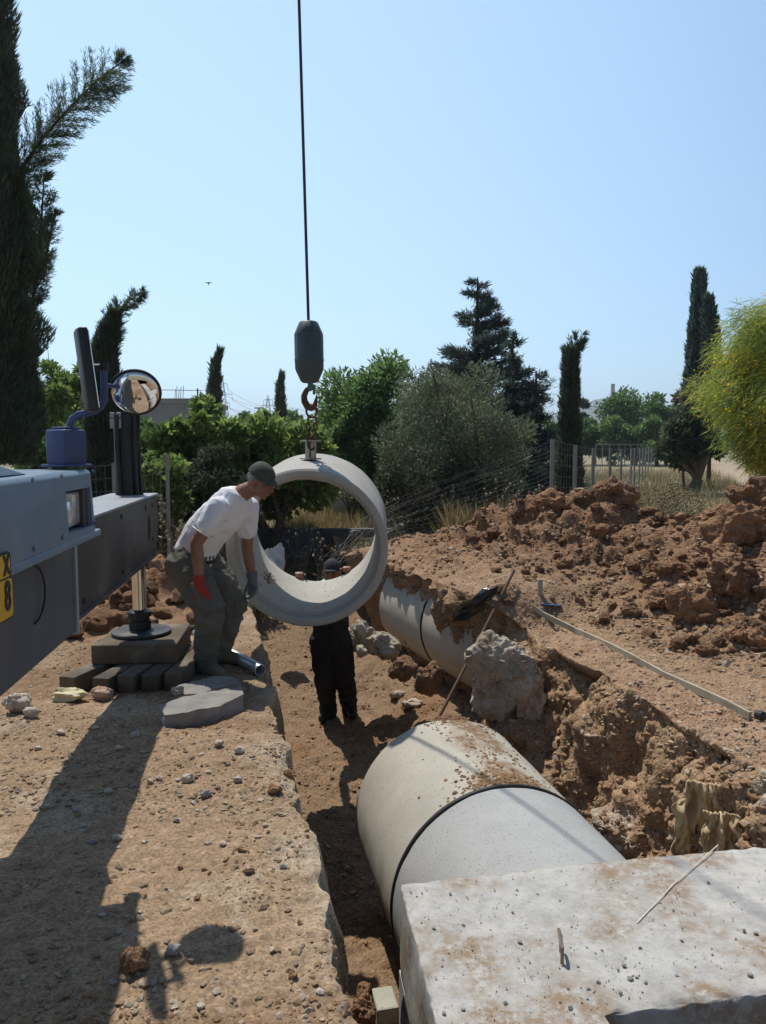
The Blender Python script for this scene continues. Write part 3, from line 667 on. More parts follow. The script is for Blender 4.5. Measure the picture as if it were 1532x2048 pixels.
def limbs(base, clumps, r0, mat, k=10, fork=.35, parent=None, seed=0, stems=1):
    r_ = random.Random(seed); mb = MB(); base = Vector(base); cs = r_.sample(clumps, min(k, len(clumps)))
    cz = sum((c[0] for c in clumps), Vector())/len(clumps)
    for s in range(stems):
        b = base+Vector((r_.uniform(-1, 1), r_.uniform(-1, 1), 0))*r0*2.5*(stems > 1); f = b.lerp(cz, fork)+Vector((r_.uniform(-1, 1), r_.uniform(-1, 1), 0))*r0*2
        mb.tube([b-Vector((0, 0, .15)), b.lerp(f, .5)+Vector((r_.uniform(-1, 1), r_.uniform(-1, 1), 0))*r0*.6, f], [r0*1.25, r0, r0*.75], 8)
        for c, r in cs[s::stems]:
            m = f.lerp(c, .5)+Vector((r_.uniform(-1, 1), r_.uniform(-1, 1), r_.uniform(0, 1)))*(c-f).length*.12
            mb.tube([f, m, c, c+(c-m)*.35], [r0*.5, r0*.34, r0*.18, r0*.06], 6)
    return mb.obj('trunk', mat, parent, True)
def tree(name, label, cat, px, d, top, width, n, L, W, mat, bark=None, base_py=None, crown_low=.25, nc=26, rel=.36, depth=None, group=None, seed=1, stems=1, r0=None, zb=0.0, up=.25, dx=0):
    x = tx(px, d); zt = tz(top, d); rw = width/2*d*1.0/FOC; dep = depth or rw
    t = thing(name, label, cat, (x, d, zb), group); zl = zb+(zt-zb)*crown_low; cz = (zt+zl)/2; rz = (zt-zl)/2
    cl_ = crown_clumps((x+dx, d, cz), (rw*.86, dep*.86, rz*.88), nc, rel, seed)
    limbs((x, d, zb), cl_, r0 or max(.05, rw*.07), bark or M_BARK, min(nc, 14), .3, t, seed, stems)
    link('crown', clump_leaves(cl_, n, L, W, mat, up=up), t); return t
def spindle(name, label, cat, spine, radii, n, L, W, mat, group=None, bark=None, wild=.35, branches=()):
    """narrow upright conifer: spine of (px, py) at one distance, radius in pixels"""
    d = spine[0][2]; S = np.array([tuple(at(px, py, dd)) for px, py, dd in spine]); Rr = np.array(radii)*d/FOC
    t = thing(name, label, cat, (S[0][0], S[0][1], 0), group)
    seg = np.linalg.norm(np.diff(S, axis=0), axis=1)*(Rr[:-1]+Rr[1:]); k = rg.choice(len(seg), n, p=seg/seg.sum()); f = rg.random(n)
    c = S[k]*(1-f)[:, None]+S[k+1]*f[:, None]; r = Rr[k]*(1-f)+Rr[k+1]*f; ax = unit(S[k+1]-S[k])
    a = rg.random(n)*6.2832; lum = .80+.26*vnoise(np.c_[np.cos(a)*1.7+c[:, 0], np.sin(a)*1.7, c[:, 2]*2.2/max(.5, Rr.max())], 4)
    q = rg.random(n)**.4; ex = unit(np.cross(ax, np.array([[.3, 1, .1]]))); ey = np.cross(ax, ex); o = ex*np.cos(a)[:, None]+ey*np.sin(a)[:, None]
    P = c+o*(r*q*lum)[:, None]; D = ax*1.0+o*wild+rg.normal(size=(n, 3))*.22
    link('crown', leaf_mesh('crown', P, D, L*rg.uniform(.5, 1.4, n), W*rg.uniform(.7, 1.3, n), mat), t)
    mb = MB(); Sb = [Vector((S[0][0], S[0][1], -.1))]+[Vector(q_) for q_ in S]; mb.tube(Sb, [max(Rr)*.16+.02]+[max(.012, x_*.14) for x_ in Rr], 8); mb.obj('trunk', bark or M_BARKD, t, True)
    for (pts_, rad_, nb, Lb, Wb, mt) in branches:      # broken side limbs: feathery sprays on a bare stem
        Q = np.array([tuple(at(*p)) for p in pts_]); rb = np.array(rad_)*d/FOC
        mb = MB(); mb.tube([Vector(q_) for q_ in Q], np.linspace(.03, .006, len(Q)).tolist(), 7); mb.obj('limb', M_BARKD, t, True)
        sg = np.linalg.norm(np.diff(Q, axis=0), axis=1)*(rb[:-1]+rb[1:]); kk = rg.choice(len(sg), nb, p=sg/sg.sum()); ff = rg.random(nb)
        # twigs first, sprays along them
        ntw = max(30, nb//60); tk = rg.choice(len(sg), ntw, p=sg/sg.sum()); tf = rg.random(ntw)
        tb = Q[tk]*(1-tf)[:, None]+Q[tk+1]*tf[:, None]; ta = unit(Q[tk+1]-Q[tk]); tr = rb[tk]*(1-tf)+rb[tk+1]*tf
        od = unit(rg.normal(size=(ntw, 3))*np.array([1, .8, 1])+np.array([.25, 0, -.25])); od = unit(od-ta*(od*ta).sum(1, keepdims=True)); td = unit(ta*.75+od*.75)
        w_ = rg.choice(ntw, nb); s_ = rg.random(nb); P = tb[w_]+td[w_]*(tr[w_]*1.3*s_)[:, None]+rg.normal(size=(nb, 3))*.012
        D = td[w_]*1.0+rg.normal(size=(nb, 3))*.42
        link('branch_spray', leaf_mesh('branch_spray', P, D, Lb*rg.uniform(.5, 1.3, nb), Wb, mt), t)
    return t
# the two leaning cypresses on the left
spindle('cypress_tree', 'huge dark cypress filling the left edge, with a broken limb leaning out', 'tree',
        [(-45, 930, 11), (-45, 860, 11), (-45, 750, 11), (-45, 600, 11), (-45, 450, 11), (-42, 330, 11), (-42, 200, 11), (-40, 80, 11), (-36, -60, 11), (-30, -230, 11)], [110, 126, 134, 142, 138, 94, 92, 70, 54, 20], 150000, .13, .016, ML_CYP,
        branches=[([(20, 420, 10.9), (48, 330, 10.8), (90, 270, 10.7), (140, 215, 10.6), (190, 165, 10.5), (250, 118, 10.4)], [44, 48, 46, 50, 44, 8], 15000, .085, .009, ML_CYP2),
                  ([(60, 640, 10.8), (78, 520, 10.8), (84, 420, 10.8), (88, 350, 10.8)], [22, 26, 26, 12], 5500, .085, .010, ML_CYP2),
                  ([(85, 560, 10.7), (98, 480, 10.7), (112, 425, 10.7)], [16, 18, 6], 1300, .08, .009, ML_CYP2)])
spindle('cypress_tree', 'ragged cypress with a bent over tip behind the round mirror', 'tree',
        [(213, 1015, 13), (213, 900, 13), (212, 800, 13), (210, 735, 13), (209, 690, 13), (218, 655, 13), (230, 630, 13)], [48, 48, 42, 31, 27, 22, 13], 32000, .11, .018, ML_CYP,
        branches=[([(212, 740, 13), (215, 690, 13), (224, 650, 13), (245, 612, 13), (283, 584, 13)], [26, 26, 24, 20, 5], 4200, .10, .012, ML_CYP2)])
spindle('cypress_tree', 'thin cypress rising behind the fig trees on the left', 'tree', [(424, 900, 24), (425, 830, 24), (428, 790, 24), (430, 755, 24), (432, 725, 24), (440, 704, 24)], [32, 20, 14, 10, 7, 2], 6000, .22, .05, ML_CYP)
spindle('cypress_tree', 'small distant cypress left of the hook block', 'tree', [(562, 880, 34), (562, 835, 34), (561, 800, 34), (560, 770, 34), (563, 749, 34)], [14, 11, 8, 5, 1], 4000, .26, .06, ML_CYP)
spindle('cypress_tree', 'slim cypress with a windswept tip behind the wire fence', 'tree', [(1138, 985, 16), (1138, 930, 16), (1139, 860, 16), (1140, 800, 16), (1140, 740, 16), (1141, 705, 16)], [30, 27, 23, 20, 17, 13], 15000, .15, .026, ML_CYP,
        branches=[([(1140, 730, 16), (1143, 705, 16), (1152, 688, 16), (1163, 669, 16)], [16, 16, 13, 4], 1500, .14, .016, ML_CYP2)])
spindle('cypress_tree', 'tallest dark columnar cypress on the right', 'tree', [(1392, 880, 32), (1393, 800, 32), (1394, 700, 32), (1396, 620, 32), (1398, 570, 32), (1399, 546, 32)], [30, 26, 21, 15, 11, 8], 16000, .30, .075, ML_CON, wild=.25)
spindle('cypress_tree', 'shorter dark cypress leaning against the tallest one on the right', 'tree', [(1420, 880, 31.4), (1420, 780, 31.4), (1420, 700, 31.4), (1419, 640, 31.4), (1415, 598, 31.4)], [24, 21, 19, 14, 6], 9000, .28, .08, ML_CON, wild=.4)
# dark ragged conifers in the middle
def conifer(label, px, d, top, base_w, n_br, n, seed, low=.10, L=.17, W=.026):
    x = tx(px, d); zt = tz(top, d); t = thing('conifer_tree', label, 'tree', (x, d, 0)); r_ = random.Random(seed); mb = MB()
    mb.tube([(x, d, -.1), (x, d, zt*.5), (x, d, zt)], [.2, .12, .015], 8); PP, DD = [], []
    for i in range(n_br):
        f = 1-(1-low)*(((i+.5)/n_br)**.72); f = min(.985, f+r_.uniform(-.02, .02)); z = zt*f; a = r_.uniform(0, 6.283)
        Lb = (base_w/2*d/FOC)*((1-f)/(1-low))**1.08*r_.uniform(.45, 1.25)+.14; o = Vector((math.cos(a), math.sin(a), 0))
        rise = Lb*r_.uniform(.05, .38); b0 = Vector((x, d, z)); b1 = b0+o*Lb*.55+Vector((0, 0, rise*.15)); b2 = b0+o*Lb+Vector((0, 0, rise)); mb.tube([b0, b1, b2], [.035*(1.2-f), .022*(1.2-f), .005], 5)
        m = int(n*(Lb+.15)/n_br); s = rg.random(m); p = np.outer((1-s)**2, b0)+np.outer(2*s*(1-s), b1)+np.outer(s*s, b2); wd = .20*Lb*(1-s*.7)+.06
        p = p+rg.normal(size=(m, 3))*np.array([1, 1, .55])*wd[:, None]*.6; PP.append(p); DD.append(np.tile(np.array(o)*.8+np.array([0, 0, .35]), (m, 1))+rg.normal(size=(m, 3))*.5)
    mb.obj('trunk', M_BARKD, t, True); P = np.concatenate(PP); link('crown', leaf_mesh('crown', P, np.concatenate(DD), L*rg.uniform(.5, 1.3, len(P)), W, ML_CON), t)
conifer('tall dark conifer with ragged tiers standing above the olive', 952, 20, 554, 350, 92, 46000, 3)
conifer('second dark conifer, lower, right behind the olive', 1022, 18.6, 670, 190, 62, 24000, 5)
conifer('dark conifer drooping lowest, beside the slim cypress', 1070, 18, 742, 160, 46, 16000, 8)
# broad trees
tree('fig_tree', 'bright leafy fig tree beside the jack column', 'tree', 395, 12.2, 786, 200, 9000, .13, .085, ML_FIG, crown_low=.18, nc=34, rel=.30, seed=3, stems=3)
tree('fig_tree', 'broad bright fig tree behind the man in the white shirt', 'tree', 535, 13.0, 818, 260, 14000, .13, .085, ML_FIG, crown_low=.12, nc=44, rel=.34, seed=5, stems=3)
tree('fig_tree', 'low bright fig sapling next to the fence post', 'tree', 322, 10.6, 880, 120, 3600, .12, .08, ML_FIG, crown_low=.05, nc=18, rel=.36, seed=6, stems=2)
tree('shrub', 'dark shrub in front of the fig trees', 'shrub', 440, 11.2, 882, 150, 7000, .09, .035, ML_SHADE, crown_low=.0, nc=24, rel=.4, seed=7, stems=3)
tree('robinia_tree', 'airy pale green tree between the two left cypresses', 'tree', 128, 18, 700, 170, 9000, .14, .06, ML_FIG, crown_low=.35, nc=34, rel=.26, seed=9)
tree('shrub', 'green bush below the airy tree behind the truck', 'shrub', 118, 15, 818, 170, 8000, .12, .07, ML_CAROB, crown_low=.0, nc=26, rel=.4, seed=10, stems=3)
tree('shrub', 'green bush peeping out right of the jack column', 'shrub', 292, 15, 800, 110, 4500, .14, .06, ML_CAROB, crown_low=.0, nc=20, rel=.4, seed=12, stems=2)
tree('carob_tree', 'large rounded light green tree right of the hook', 'tree', 795, 17, 700, 320, 40000, .13, .05, ML_CAROB, crown_low=.08, nc=60, rel=.32, seed=14, stems=2)
tree('carob_tree', 'dark green tree at the shady foot of the large rounded one', 'tree', 715, 16, 812, 130, 9000, .12, .05, ML_CAROB, crown_low=.0, nc=28, rel=.4, seed=15, stems=2)
tree('olive_tree', 'wide grey green olive tree in front of the dark conifers', 'tree', 915, 13.2, 722, 310, 34000, .085, .020, ML_OLIVE, crown_low=.06, nc=70, rel=.30, seed=17, stems=3, up=.5)
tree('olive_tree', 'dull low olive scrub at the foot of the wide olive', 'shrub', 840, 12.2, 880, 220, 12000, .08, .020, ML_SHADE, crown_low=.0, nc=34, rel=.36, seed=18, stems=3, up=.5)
tree('olive_tree', 'dull olive scrub touching the cut end of the fence mesh', 'shrub', 985, 12.4, 890, 170, 9000, .08, .020, ML_OLIVE, crown_low=.0, nc=26, rel=.36, seed=19, stems=3, up=.5)
far_group = 'trees along the far field edge'
for k, (px, d, top, wd_, mt, lab) in enumerate([
        (655, 36, 812, 60, ML_FARG, 'small hazy tree seen right beside the chain'), (500, 44, 824, 90, ML_FARG, 'far low tree under the nearer pylon'), (590, 46, 828, 100, ML_FARG, 'far low tree at the foot of the small distant cypress'),
        (1118, 66, 838, 90, ML_FARG, 'far low tree left of the slim cypress'), (1190, 66, 828, 90, ML_FARG, 'far low tree right of the slim cypress'),
        (1268, 70, 772, 150, ML_FARG, 'broad green tree under the chimney'), (1335, 66, 780, 100, ML_FARG, 'green tree left of the tall cypress pair'), (1220, 64, 838, 110, ML_CAROB, 'low green tree ahead of the broad one under the chimney'),
        (1315, 63, 836, 130, ML_CAROB, 'low bushy green tree left of the dark trunk'), (1164, 70, 788, 34, ML_GREY, 'faint brownish tree just right of the slim cypress'), (1372, 27, 745, 90, ML_GREY, 'thin grey half bare tree in front of the cypress pair')]):
    tree('green_tree' if mt is not ML_GREY else 'grey_tree', lab, 'tree', px, d, top, wd_, 6500 if wd_ > 80 else 3500, .0040*d+.08, .0020*d+.03, mt, crown_low=.04, nc=26, rel=.36, seed=40+k, group=far_group)
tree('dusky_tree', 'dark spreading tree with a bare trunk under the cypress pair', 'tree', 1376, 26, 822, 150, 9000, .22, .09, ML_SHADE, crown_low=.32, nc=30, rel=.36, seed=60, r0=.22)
# weeping yellow-flowered tree at the right edge
def weeping(px, d, top, width, n, seed):
    x = tx(px, d); zt = tz(top, d); rw = width/2*d/FOC; t = thing('weeping_tree', 'weeping yellow green tree full of small yellow blossom at the right edge', 'tree', (x, d, 0)); r_ = random.Random(seed)
    cl_ = crown_clumps((x, d, zt*.55), (rw*.9, rw*.9, zt*.42), 85, .34, seed); limbs((x, d, 0), cl_, .11, M_BARKD, 26, .3, t, seed, 2)
    c = np.array([tuple(q[0]) for q in cl_]); r = np.array([q[1] for q in cl_]); k = rg.choice(len(c), n); dd, q = sphere_pts(n, .5); P = c[k]+dd*np.array([1, 1, .7])*(r[k]*q)[:, None]*1.15
    out = unit(np.c_[P[:, 0]-x, P[:, 1]-d, np.zeros(n)]); D = out*.55+np.array([0, 0, -.55])+rg.normal(size=(n, 3))*.38
    link('crown', leaf_mesh('crown', P, D, .20*rg.uniform(.5, 1.5, n), .012, ML_PARK), t)
    m = 26000; kb = rg.choice(len(c), m, p=(lambda z: z/z.sum())(np.array([r_.random()**3+.02 for _ in c]))); dd, q = sphere_pts(m, .35); P = c[kb]+dd*(r[kb]*q)[:, None]*1.1
    link('blossom', leaf_mesh('blossom', P, rg.normal(size=(m, 3)), .042*rg.uniform(.6, 1.4, m), .036, ML_FLOW), t)
weeping(1668, 12.5, 510, 450, 110000, 4)
# saplings seen through the hung pipe
def sapling(label, px, d, pts_, seed, leafy=0, mat=None):
    t = thing('sapling', label, 'sapling', (tx(px, d), d, .15)); r_ = random.Random(seed); mb = MB()
    for line in pts_: mb.tube([at(a, b, d+r_.uniform(-.1, .1)) for a, b in line], np.linspace(.022, .006, len(line)).tolist(), 6)
    mb.obj('stem', M_BARKD, t, True)
    if leafy:
        P = np.array([tuple(at(rg.uniform(line[-1][0]-26, line[-1][0]+26), rg.uniform(line[-1][1]-22, line[-1][1]+14), d+rg.uniform(-.25, .25))) for line in pts_ for _ in range(leafy)]); link('crown', leaf_mesh('crown', P, rg.normal(size=P.shape)+np.array([0, 0, .3]), .08*rg.uniform(.6, 1.3, len(P)), .028, mat or ML_SHADE), t)
sapling('bare forked sapling seen through the hanging pipe', 618, 15.2, [[(618, 1032), (617, 1012), (615, 1004), (621, 985), (620, 962)], [(616, 1008), (606, 985), (598, 960)], [(617, 1000), (626, 975), (634, 950)]], 2, 26, ML_OLIVE)
sapling('leafy dark sapling seen in the right half of the hanging pipe', 700, 14.6, [[(702, 1052), (700, 1030), (690, 1005), (670, 985)], [(704, 1052), (706, 1025), (712, 1005), (716, 985)], [(701, 1040), (697, 1010), (688, 980), (655, 972)], [(703, 1045), (709, 1010), (704, 975)]], 3, 120)
# dry grass and weeds
def path_dist(x, y):
    r = np.full(len(x), 99.0)
    for (a0, b0), (a1, b1) in zip(pc, pc[1:]):
        dx, dy = a1-a0, b1-b0; t = np.clip(((x-a0)*dx+(y-b0)*dy)/(dx*dx+dy*dy), 0, 1); r = np.minimum(r, np.hypot(x-a0-t*dx, y-b0-t*dy))
    return r
def grass(name, label, regions, L, W, mat, lean=.35):
    PP, LL = [], []
    for (x0, x1, y0, y1, n, hgt) in regions:
        m = n*3; x = rg.uniform(x0, x1, m); y = rg.uniform(y0, y1, m); keep = (fbm(np.c_[x*.9, y*.9, x*0], 3, 15) > -.15+rg.normal(size=m)*.2); keep &= path_dist(x, y) > 1.7; x, y = x[keep][:n], y[keep][:n]
        u_, v_ = uv_of((x, y)); z = np.zeros(len(x)); inn = (u_ < US[-1]) & (v_ < cr[-1]) & (v_ > cl[0])
        for i in np.nonzero(inn)[0]: z[i] = gh(x[i], y[i])
        PP.append(np.c_[x, y, z-.01]); LL.append(np.full(len(x), hgt))
    P = np.concatenate(PP); Lh = np.concatenate(LL)*rg.uniform(.4, 1.3, len(P)); D = rg.normal(size=P.shape)*lean; D[:, 2] = 1
    tag(link(name, leaf_mesh(name, P, D, Lh, W, mat)), label, kind='stuff')
grass('dry_grass', 'pale dry grass around the fence and the field', [(1.2, 7.2, 11.5, 17, 9000, .42), (2.2, 9, 16, 26, 9000, .5), (4, 20, 26, 46, 9000, .5), (10.5, 18, 12, 30, 5000, .4), (-1.9, 1.2, 13.4, 17, 6500, .38), (-6, -1.2, 10.2, 17, 7000, .42), (.9, 2.3, 10.4, 12.4, 2600, .45), (-14, -5, 16, 30, 4000, .5)], .4, .012, ML_DRY)
grass('weeds', 'grey green weeds between the dry grass', [(1.4, 6.5, 11.6, 20, 5200, .34), (-5.5, -1.0, 10.6, 15, 5200, .30), (-1.6, .2, 11.6, 12.7, 700, .16), (3, 14, 20, 40, 4000, .5), (.8, 2.6, 10.6, 13, 1500, .4)], .3, .022, ML_WEED, .6)
# dry thistles by the fence
def thistle_mesh(seed):
    r_ = random.Random(seed); mb = MB(); hd = MB()
    for s in range(5):
        a = r_.uniform(0, 6.28); b = Vector((0, 0, 0)); m = Vector((math.cos(a)*.07, math.sin(a)*.07, .38)); e_ = Vector((math.cos(a)*.2, math.sin(a)*.2, .62+r_.random()*.3)); mb.tube([b, m, e_], [.006, .005, .003], 5); hd.ell(e_, (.022, .022, .026), None, 1)
        for q in range(3):
            f = m.lerp(e_, r_.random()); g = f+Vector((r_.uniform(-1, 1), r_.uniform(-1, 1), .9))*.11; mb.tube([f, g], [.003, .002], 4); hd.ell(g, (.018, .018, .02), None, 1)
    return mb.mesh('stem', ML_THIS), hd.mesh('seed_heads', ML_THIS)
th = []
for k in range(3):
    a_, b_ = thistle_mesh(k); t = thing('thistle', 'dry brown thistle with round seed heads standing near the wire fence', 'thistle', (0, 0, 0), 'dry thistles near the fence'); link('stem', a_, t); link('seed_heads', b_, t)['kind'] = 'stuff'
    lv = rg.normal(size=(60, 3))*np.array([.09, .09, .16])+np.array([0, 0, .3]); link('leaf_mass', leaf_mesh('leaf_mass', lv, rg.normal(size=(60, 3)), .10*rg.uniform(.5, 1.3, 60), .028, ML_THIS), t)['kind'] = 'stuff'; th.append(t)
spots = [(1060, 10.9), (1078, 11.5), (1042, 11.6), (1092, 10.8), (1020, 11.9), (1135, 11.3), (1160, 12.5), (1180, 11.6), (1208, 12.1), (1230, 13), (1250, 12), (1275, 12.6), (1300, 13.5), (1320, 12.2), (1340, 13.2), (1355, 12.4), (1372, 13.6), (1390, 12.7), (1405, 13.9), (1330, 15), (1365, 15.5), (1395, 15.2), (1215, 15), (1262, 16), (1005, 11.2), (960, 11.6), (930, 11.8), (640, 11.3), (600, 11.6), (352, 9.6), (338, 10.4), (300, 10.2)]
for i, (px, d) in enumerate(spots):
    t = th[i] if i < 3 else copy_tree(th[i % 3]); x = tx(px, d); t.location = (x, d, gh(x, d)-.02); t.rotation_euler.z = rnd.uniform(0, 6.28); s = rnd.uniform(.75, 1.2); t.scale = (s, s, s)
# ------------------------------------------------------------------ crane truck, jack and timber packing
M_BLUE = surf('truck_blue', (.125, .185, .26), (.165, .23, .305), 3, .40, 0, .05, 30, .002, (.27, .27, .255), 2.4, (.52, .72), .5)
M_BLUE2 = surf('bracket_blue', (.030, .050, .14), (.042, .066, .17), 4, .4, 0, .05, 30, .002, None, spec=.5)
M_CHASSIS = surf('chassis_grey', (.075, .085, .10), (.11, .12, .135), 3, .6, .1, .1, 40, .002, (.13, .12, .11), 2.2, (.55, .75))
M_BEAM = surf('beam_black', (.040, .040, .042), (.075, .072, .07), 3, .5, .2, .15, 40, .002, (.15, .125, .10), 3.2, (.52, .74))
M_BEAMTOP = surf('beam_pale', (.22, .24, .27), (.32, .33, .34), 5, .5, .3, .1)
M_BLACK = surf('black_plastic', (.015, .015, .017), (.03, .03, .033), 8, .45, 0, .1)
M_CHROME = surf('chrome', (.62, .60, .57), (.72, .70, .66), 20, .16, 1.0, 0)
M_GLASS = surf('mirror_glass', (.82, .85, .88), (.86, .88, .90), 1, .015, 1.0, 0)
KS = 1.0
F0 = at(190, 938, 3.15*KS); zt, zb = F0.z, at(190, 1072, 3.15*KS).z
K = Vector((-.115, .993, 0)).normalized(); NF_ = Vector((K.y, -K.x, 0))       # along the nose, and out of it
def nose(t, dep, z): q = F0+K*t*KS-NF_*dep*KS; return Vector((q.x, q.y, z))
truck = thing('crane_truck', 'blue mobile crane with its headlamp corner and black outrigger beam showing at left', 'truck', (-1.9, 3.2, 0))
mb = MB()
mb.hexa([nose(-2.3, 0, zb), nose(0, 0, zb), nose(0, .42, zb), nose(-2.3, .42, zb), nose(-2.3, .015, zt), nose(-.01, .012, zt), nose(-.01, .42, zt), nose(-2.3, .42, zt)])
bm_ = mb.mesh('bumper', M_BLUE, True, .022, 4); bump_o = link('bumper', bm_, truck)
# pocket for the headlamp is cut through the nose panel
cut = MB(); t0, t1 = -.385, -.055; hz0, hz1 = at(150, 1058, 2.95).z, at(150, 978, 2.95).z
cut.hexa([nose(t0, -.03, hz0), nose(t1, -.03, hz0), nose(t1, .11, hz0), nose(t0, .11, hz0), nose(t0, -.03, hz1), nose(t1, -.03, hz1), nose(t1, .11, hz1), nose(t0, .11, hz1)])
cm = cut.mesh('cut'); co_ = bpy.data.objects.new('cut', cm); COL.objects.link(co_)
bo = bump_o.modifiers.new('b', 'BOOLEAN'); bo.object = co_; bo.operation = 'DIFFERENCE'; bpy.context.view_layer.update()
ev = bump_o.evaluated_get(bpy.context.evaluated_depsgraph_get()); nm = bpy.data.meshes.new_from_object(ev); bump_o.modifiers.clear(); bump_o.data = nm; nm.set_sharp_from_angle(angle=R(25)); bpy.data.objects.remove(co_)
mb = MB(); mb.box(nose(-1.13, .02, zb+.012), (.05, 2.36, .028), Matrix.Rotation(math.atan2(-K.x, K.y), 3, 'Z')); mb.obj('bumper_lip', M_BLUE, truck, True, .006)
lamp = MB(); d0 = .06; c_ = nose((t0+t1)/2-.01, .075, (hz0+hz1)/2)
lamp.hexa([nose(t0+.012, .03, hz0+.010), nose(t1-.07, .03, hz0+.010), nose(t1-.07, .10, hz0+.010), nose(t0+.012, .10, hz0+.010), nose(t0+.012, .03, hz1-.010), nose(t1-.07, .03, hz1-.010), nose(t1-.07, .10, hz1-.010), nose(t0+.012, .10, hz1-.010)])
M_LENS = surf('lamp_lens', (.40, .42, .40), (.55, .56, .53), 6, .12, .35, .15, 90, .002, (.62, .62, .58), 3, (.5, .6), .7)
hl = lamp.obj('headlamp', M_LENS, truck, True, .012, 3)
mb = MB(); mb.ell(nose(t0+.10, .052, hz0+.065), (.075, .035, .062), Matrix.Rotation(math.atan2(-K.x, K.y)+math.pi/2, 3, 'Z')); mb.obj('reflector_bowl', surf('lamp_bowl', (.72, .72, .66), (.8, .8, .75), 4, .2, .4, .05), hl, True)
mb = MB(); mb.hexa([nose(t1-.068, .02, hz0+.002), nose(t1-.002, .02, hz0+.002), nose(t1-.002, .105, hz0+.002), nose(t1-.068, .105, hz0+.002), nose(t1-.068, .02, hz1-.002), nose(t1-.002, .02, hz1-.002), nose(t1-.002, .105, hz1-.002), nose(t1-.068, .105, hz1-.002)]); mb.obj('lamp_surround', surf('surround_brown', (.05, .045, .05), (.07, .06, .06), 4, .6), hl)
mb = MB(); mb.hexa([nose(-.006, .05, zb+.10), nose(.008, .05, zb+.10), nose(.008, .12, zb+.10), nose(-.006, .12, zb+.10), nose(-.006, .05, zt-.05), nose(.006, .05, zt-.05), nose(.006, .12, zt-.05), nose(-.006, .12, zt-.05)]); mb.obj('marker_lamp', surf('amber_lens', (.42, .22, .10), (.5, .28, .14), 8, .25, 0, .05, spec=.6), truck, True, .003)
# light blue cowl and cab beyond the left edge
mb = MB(); prof_ = [(-.62, zt+.001), (-1.0, zt+.055), (-1.45, zt+.26), (-2.2, zt+.34), (-2.2, zt+.001)]
mb.prism([nose(t, .05, z) for t, z in prof_], -NF_*.9); mb.obj('cowl', surf('cowl_blue', (.42, .56, .70), (.5, .62, .74), 3, .35, 0, .05, spec=.5), truck, True, .012)
mb = MB(); mb.hexa([nose(-3.0, .06, .9), nose(-1.38, .06, .9), nose(-1.38, 1.7, .9), nose(-3.0, 1.7, .9), nose(-3.0, .25, 2.9), nose(-1.45, .25, 2.9), nose(-1.45, 1.7, 2.9), nose(-3.0, 1.7, 2.9)]); cabo = mb.obj('cab', M_BLUE, truck, True, .05, 3)
mb = MB(); mb.hexa([nose(-2.9, .13, 1.95), nose(-1.5, .13, 1.95), nose(-1.5, .18, 1.95), nose(-2.9, .18, 1.95), nose(-2.9, .215, 2.75), nose(-1.52, .215, 2.75), nose(-1.52, .27, 2.75), nose(-2.9, .27, 2.75)]); mb.obj('windscreen', surf('dark_glass', (.02, .03, .035), (.03, .04, .045), 2, .05, 0, 0, spec=.8), cabo)
# number plate, two rows
pl_c = nose(0, 0, 0); pr = at(17, 1150, 2.16)
def plate_pt(t, z, out=.0): q = Vector((pr.x, pr.y, 0))-K*t*KS+NF_*out; return Vector((q.x, q.y, z))
M_PLATE = surf('plate_yellow', (.62, .36, .03), (.70, .42, .04), 6, .5, 0, .05, 40, .001, (.5, .3, .05), 5, (.55, .75))
zp0, zp1, zp2 = at(12, 1236, 2.12).z, at(12, 1156, 2.12).z, at(12, 1110, 2.12).z
def rrect(a0, a1, b0, b1, r, out, th):
    P_ = []
    for cx, cz, s in ((a1-r, b1-r, 0), (a0+r, b1-r, 90), (a0+r, b0+r, 180), (a1-r, b0+r, 270)):
        for q in (0, 30, 60, 90): P_.append(plate_pt(cx+r*math.cos(R(q+s)), cz+r*math.sin(R(q+s)), out))
    return P_
mb = MB(); mb.prism(rrect(-.006, .32, zp0-.006, zp2+.006, .018, .0, 0), NF_*.006); plate = mb.obj('number_plate', M_BLACK, truck)
mb = MB(); mb.prism(rrect(0, .314, zp0, zp1-.004, .015, .006, 0), NF_*.003); mb.obj('plate_panel', M_PLATE, plate)
mb = MB(); mb.prism(rrect(.010, .314, zp1+.002, zp2, .015, .006, 0), NF_*.003); mb.obj('plate_panel', M_PLATE, plate)
def letter(ch_, t, z, h, name='lettering'):
    cu = bpy.data.curves.new('t', 'FONT'); cu.body = ch_; cu.size = h*1.38; cu.extrude = .0012; cu.offset = .0028; cu.align_x = 'CENTER'; o = bpy.data.objects.new('t', cu); COL.objects.link(o); bpy.context.view_layer.update()
    me = bpy.data.meshes.new_from_object(o.evaluated_get(bpy.context.evaluated_depsgraph_get())); bpy.data.objects.remove(o); c = plate_pt(t, z, .0105)
    m = Matrix.Identity(4); xa, za, ya = K, Vector((0, 0, 1)), NF_
    for i, v in enumerate((xa, za, ya)):
        for j in range(3): m[j][i] = v[j]
    me.transform(Matrix.Diagonal((.8, 1, 1, 1))); me.transform(Matrix.Translation(c) @ m); me.materials.clear(); me.materials.append(M_BLACK); return link(name, me, plate)
letter('8', .040, zp0+.024, .083); letter('X', .040, zp1+.011, .053)
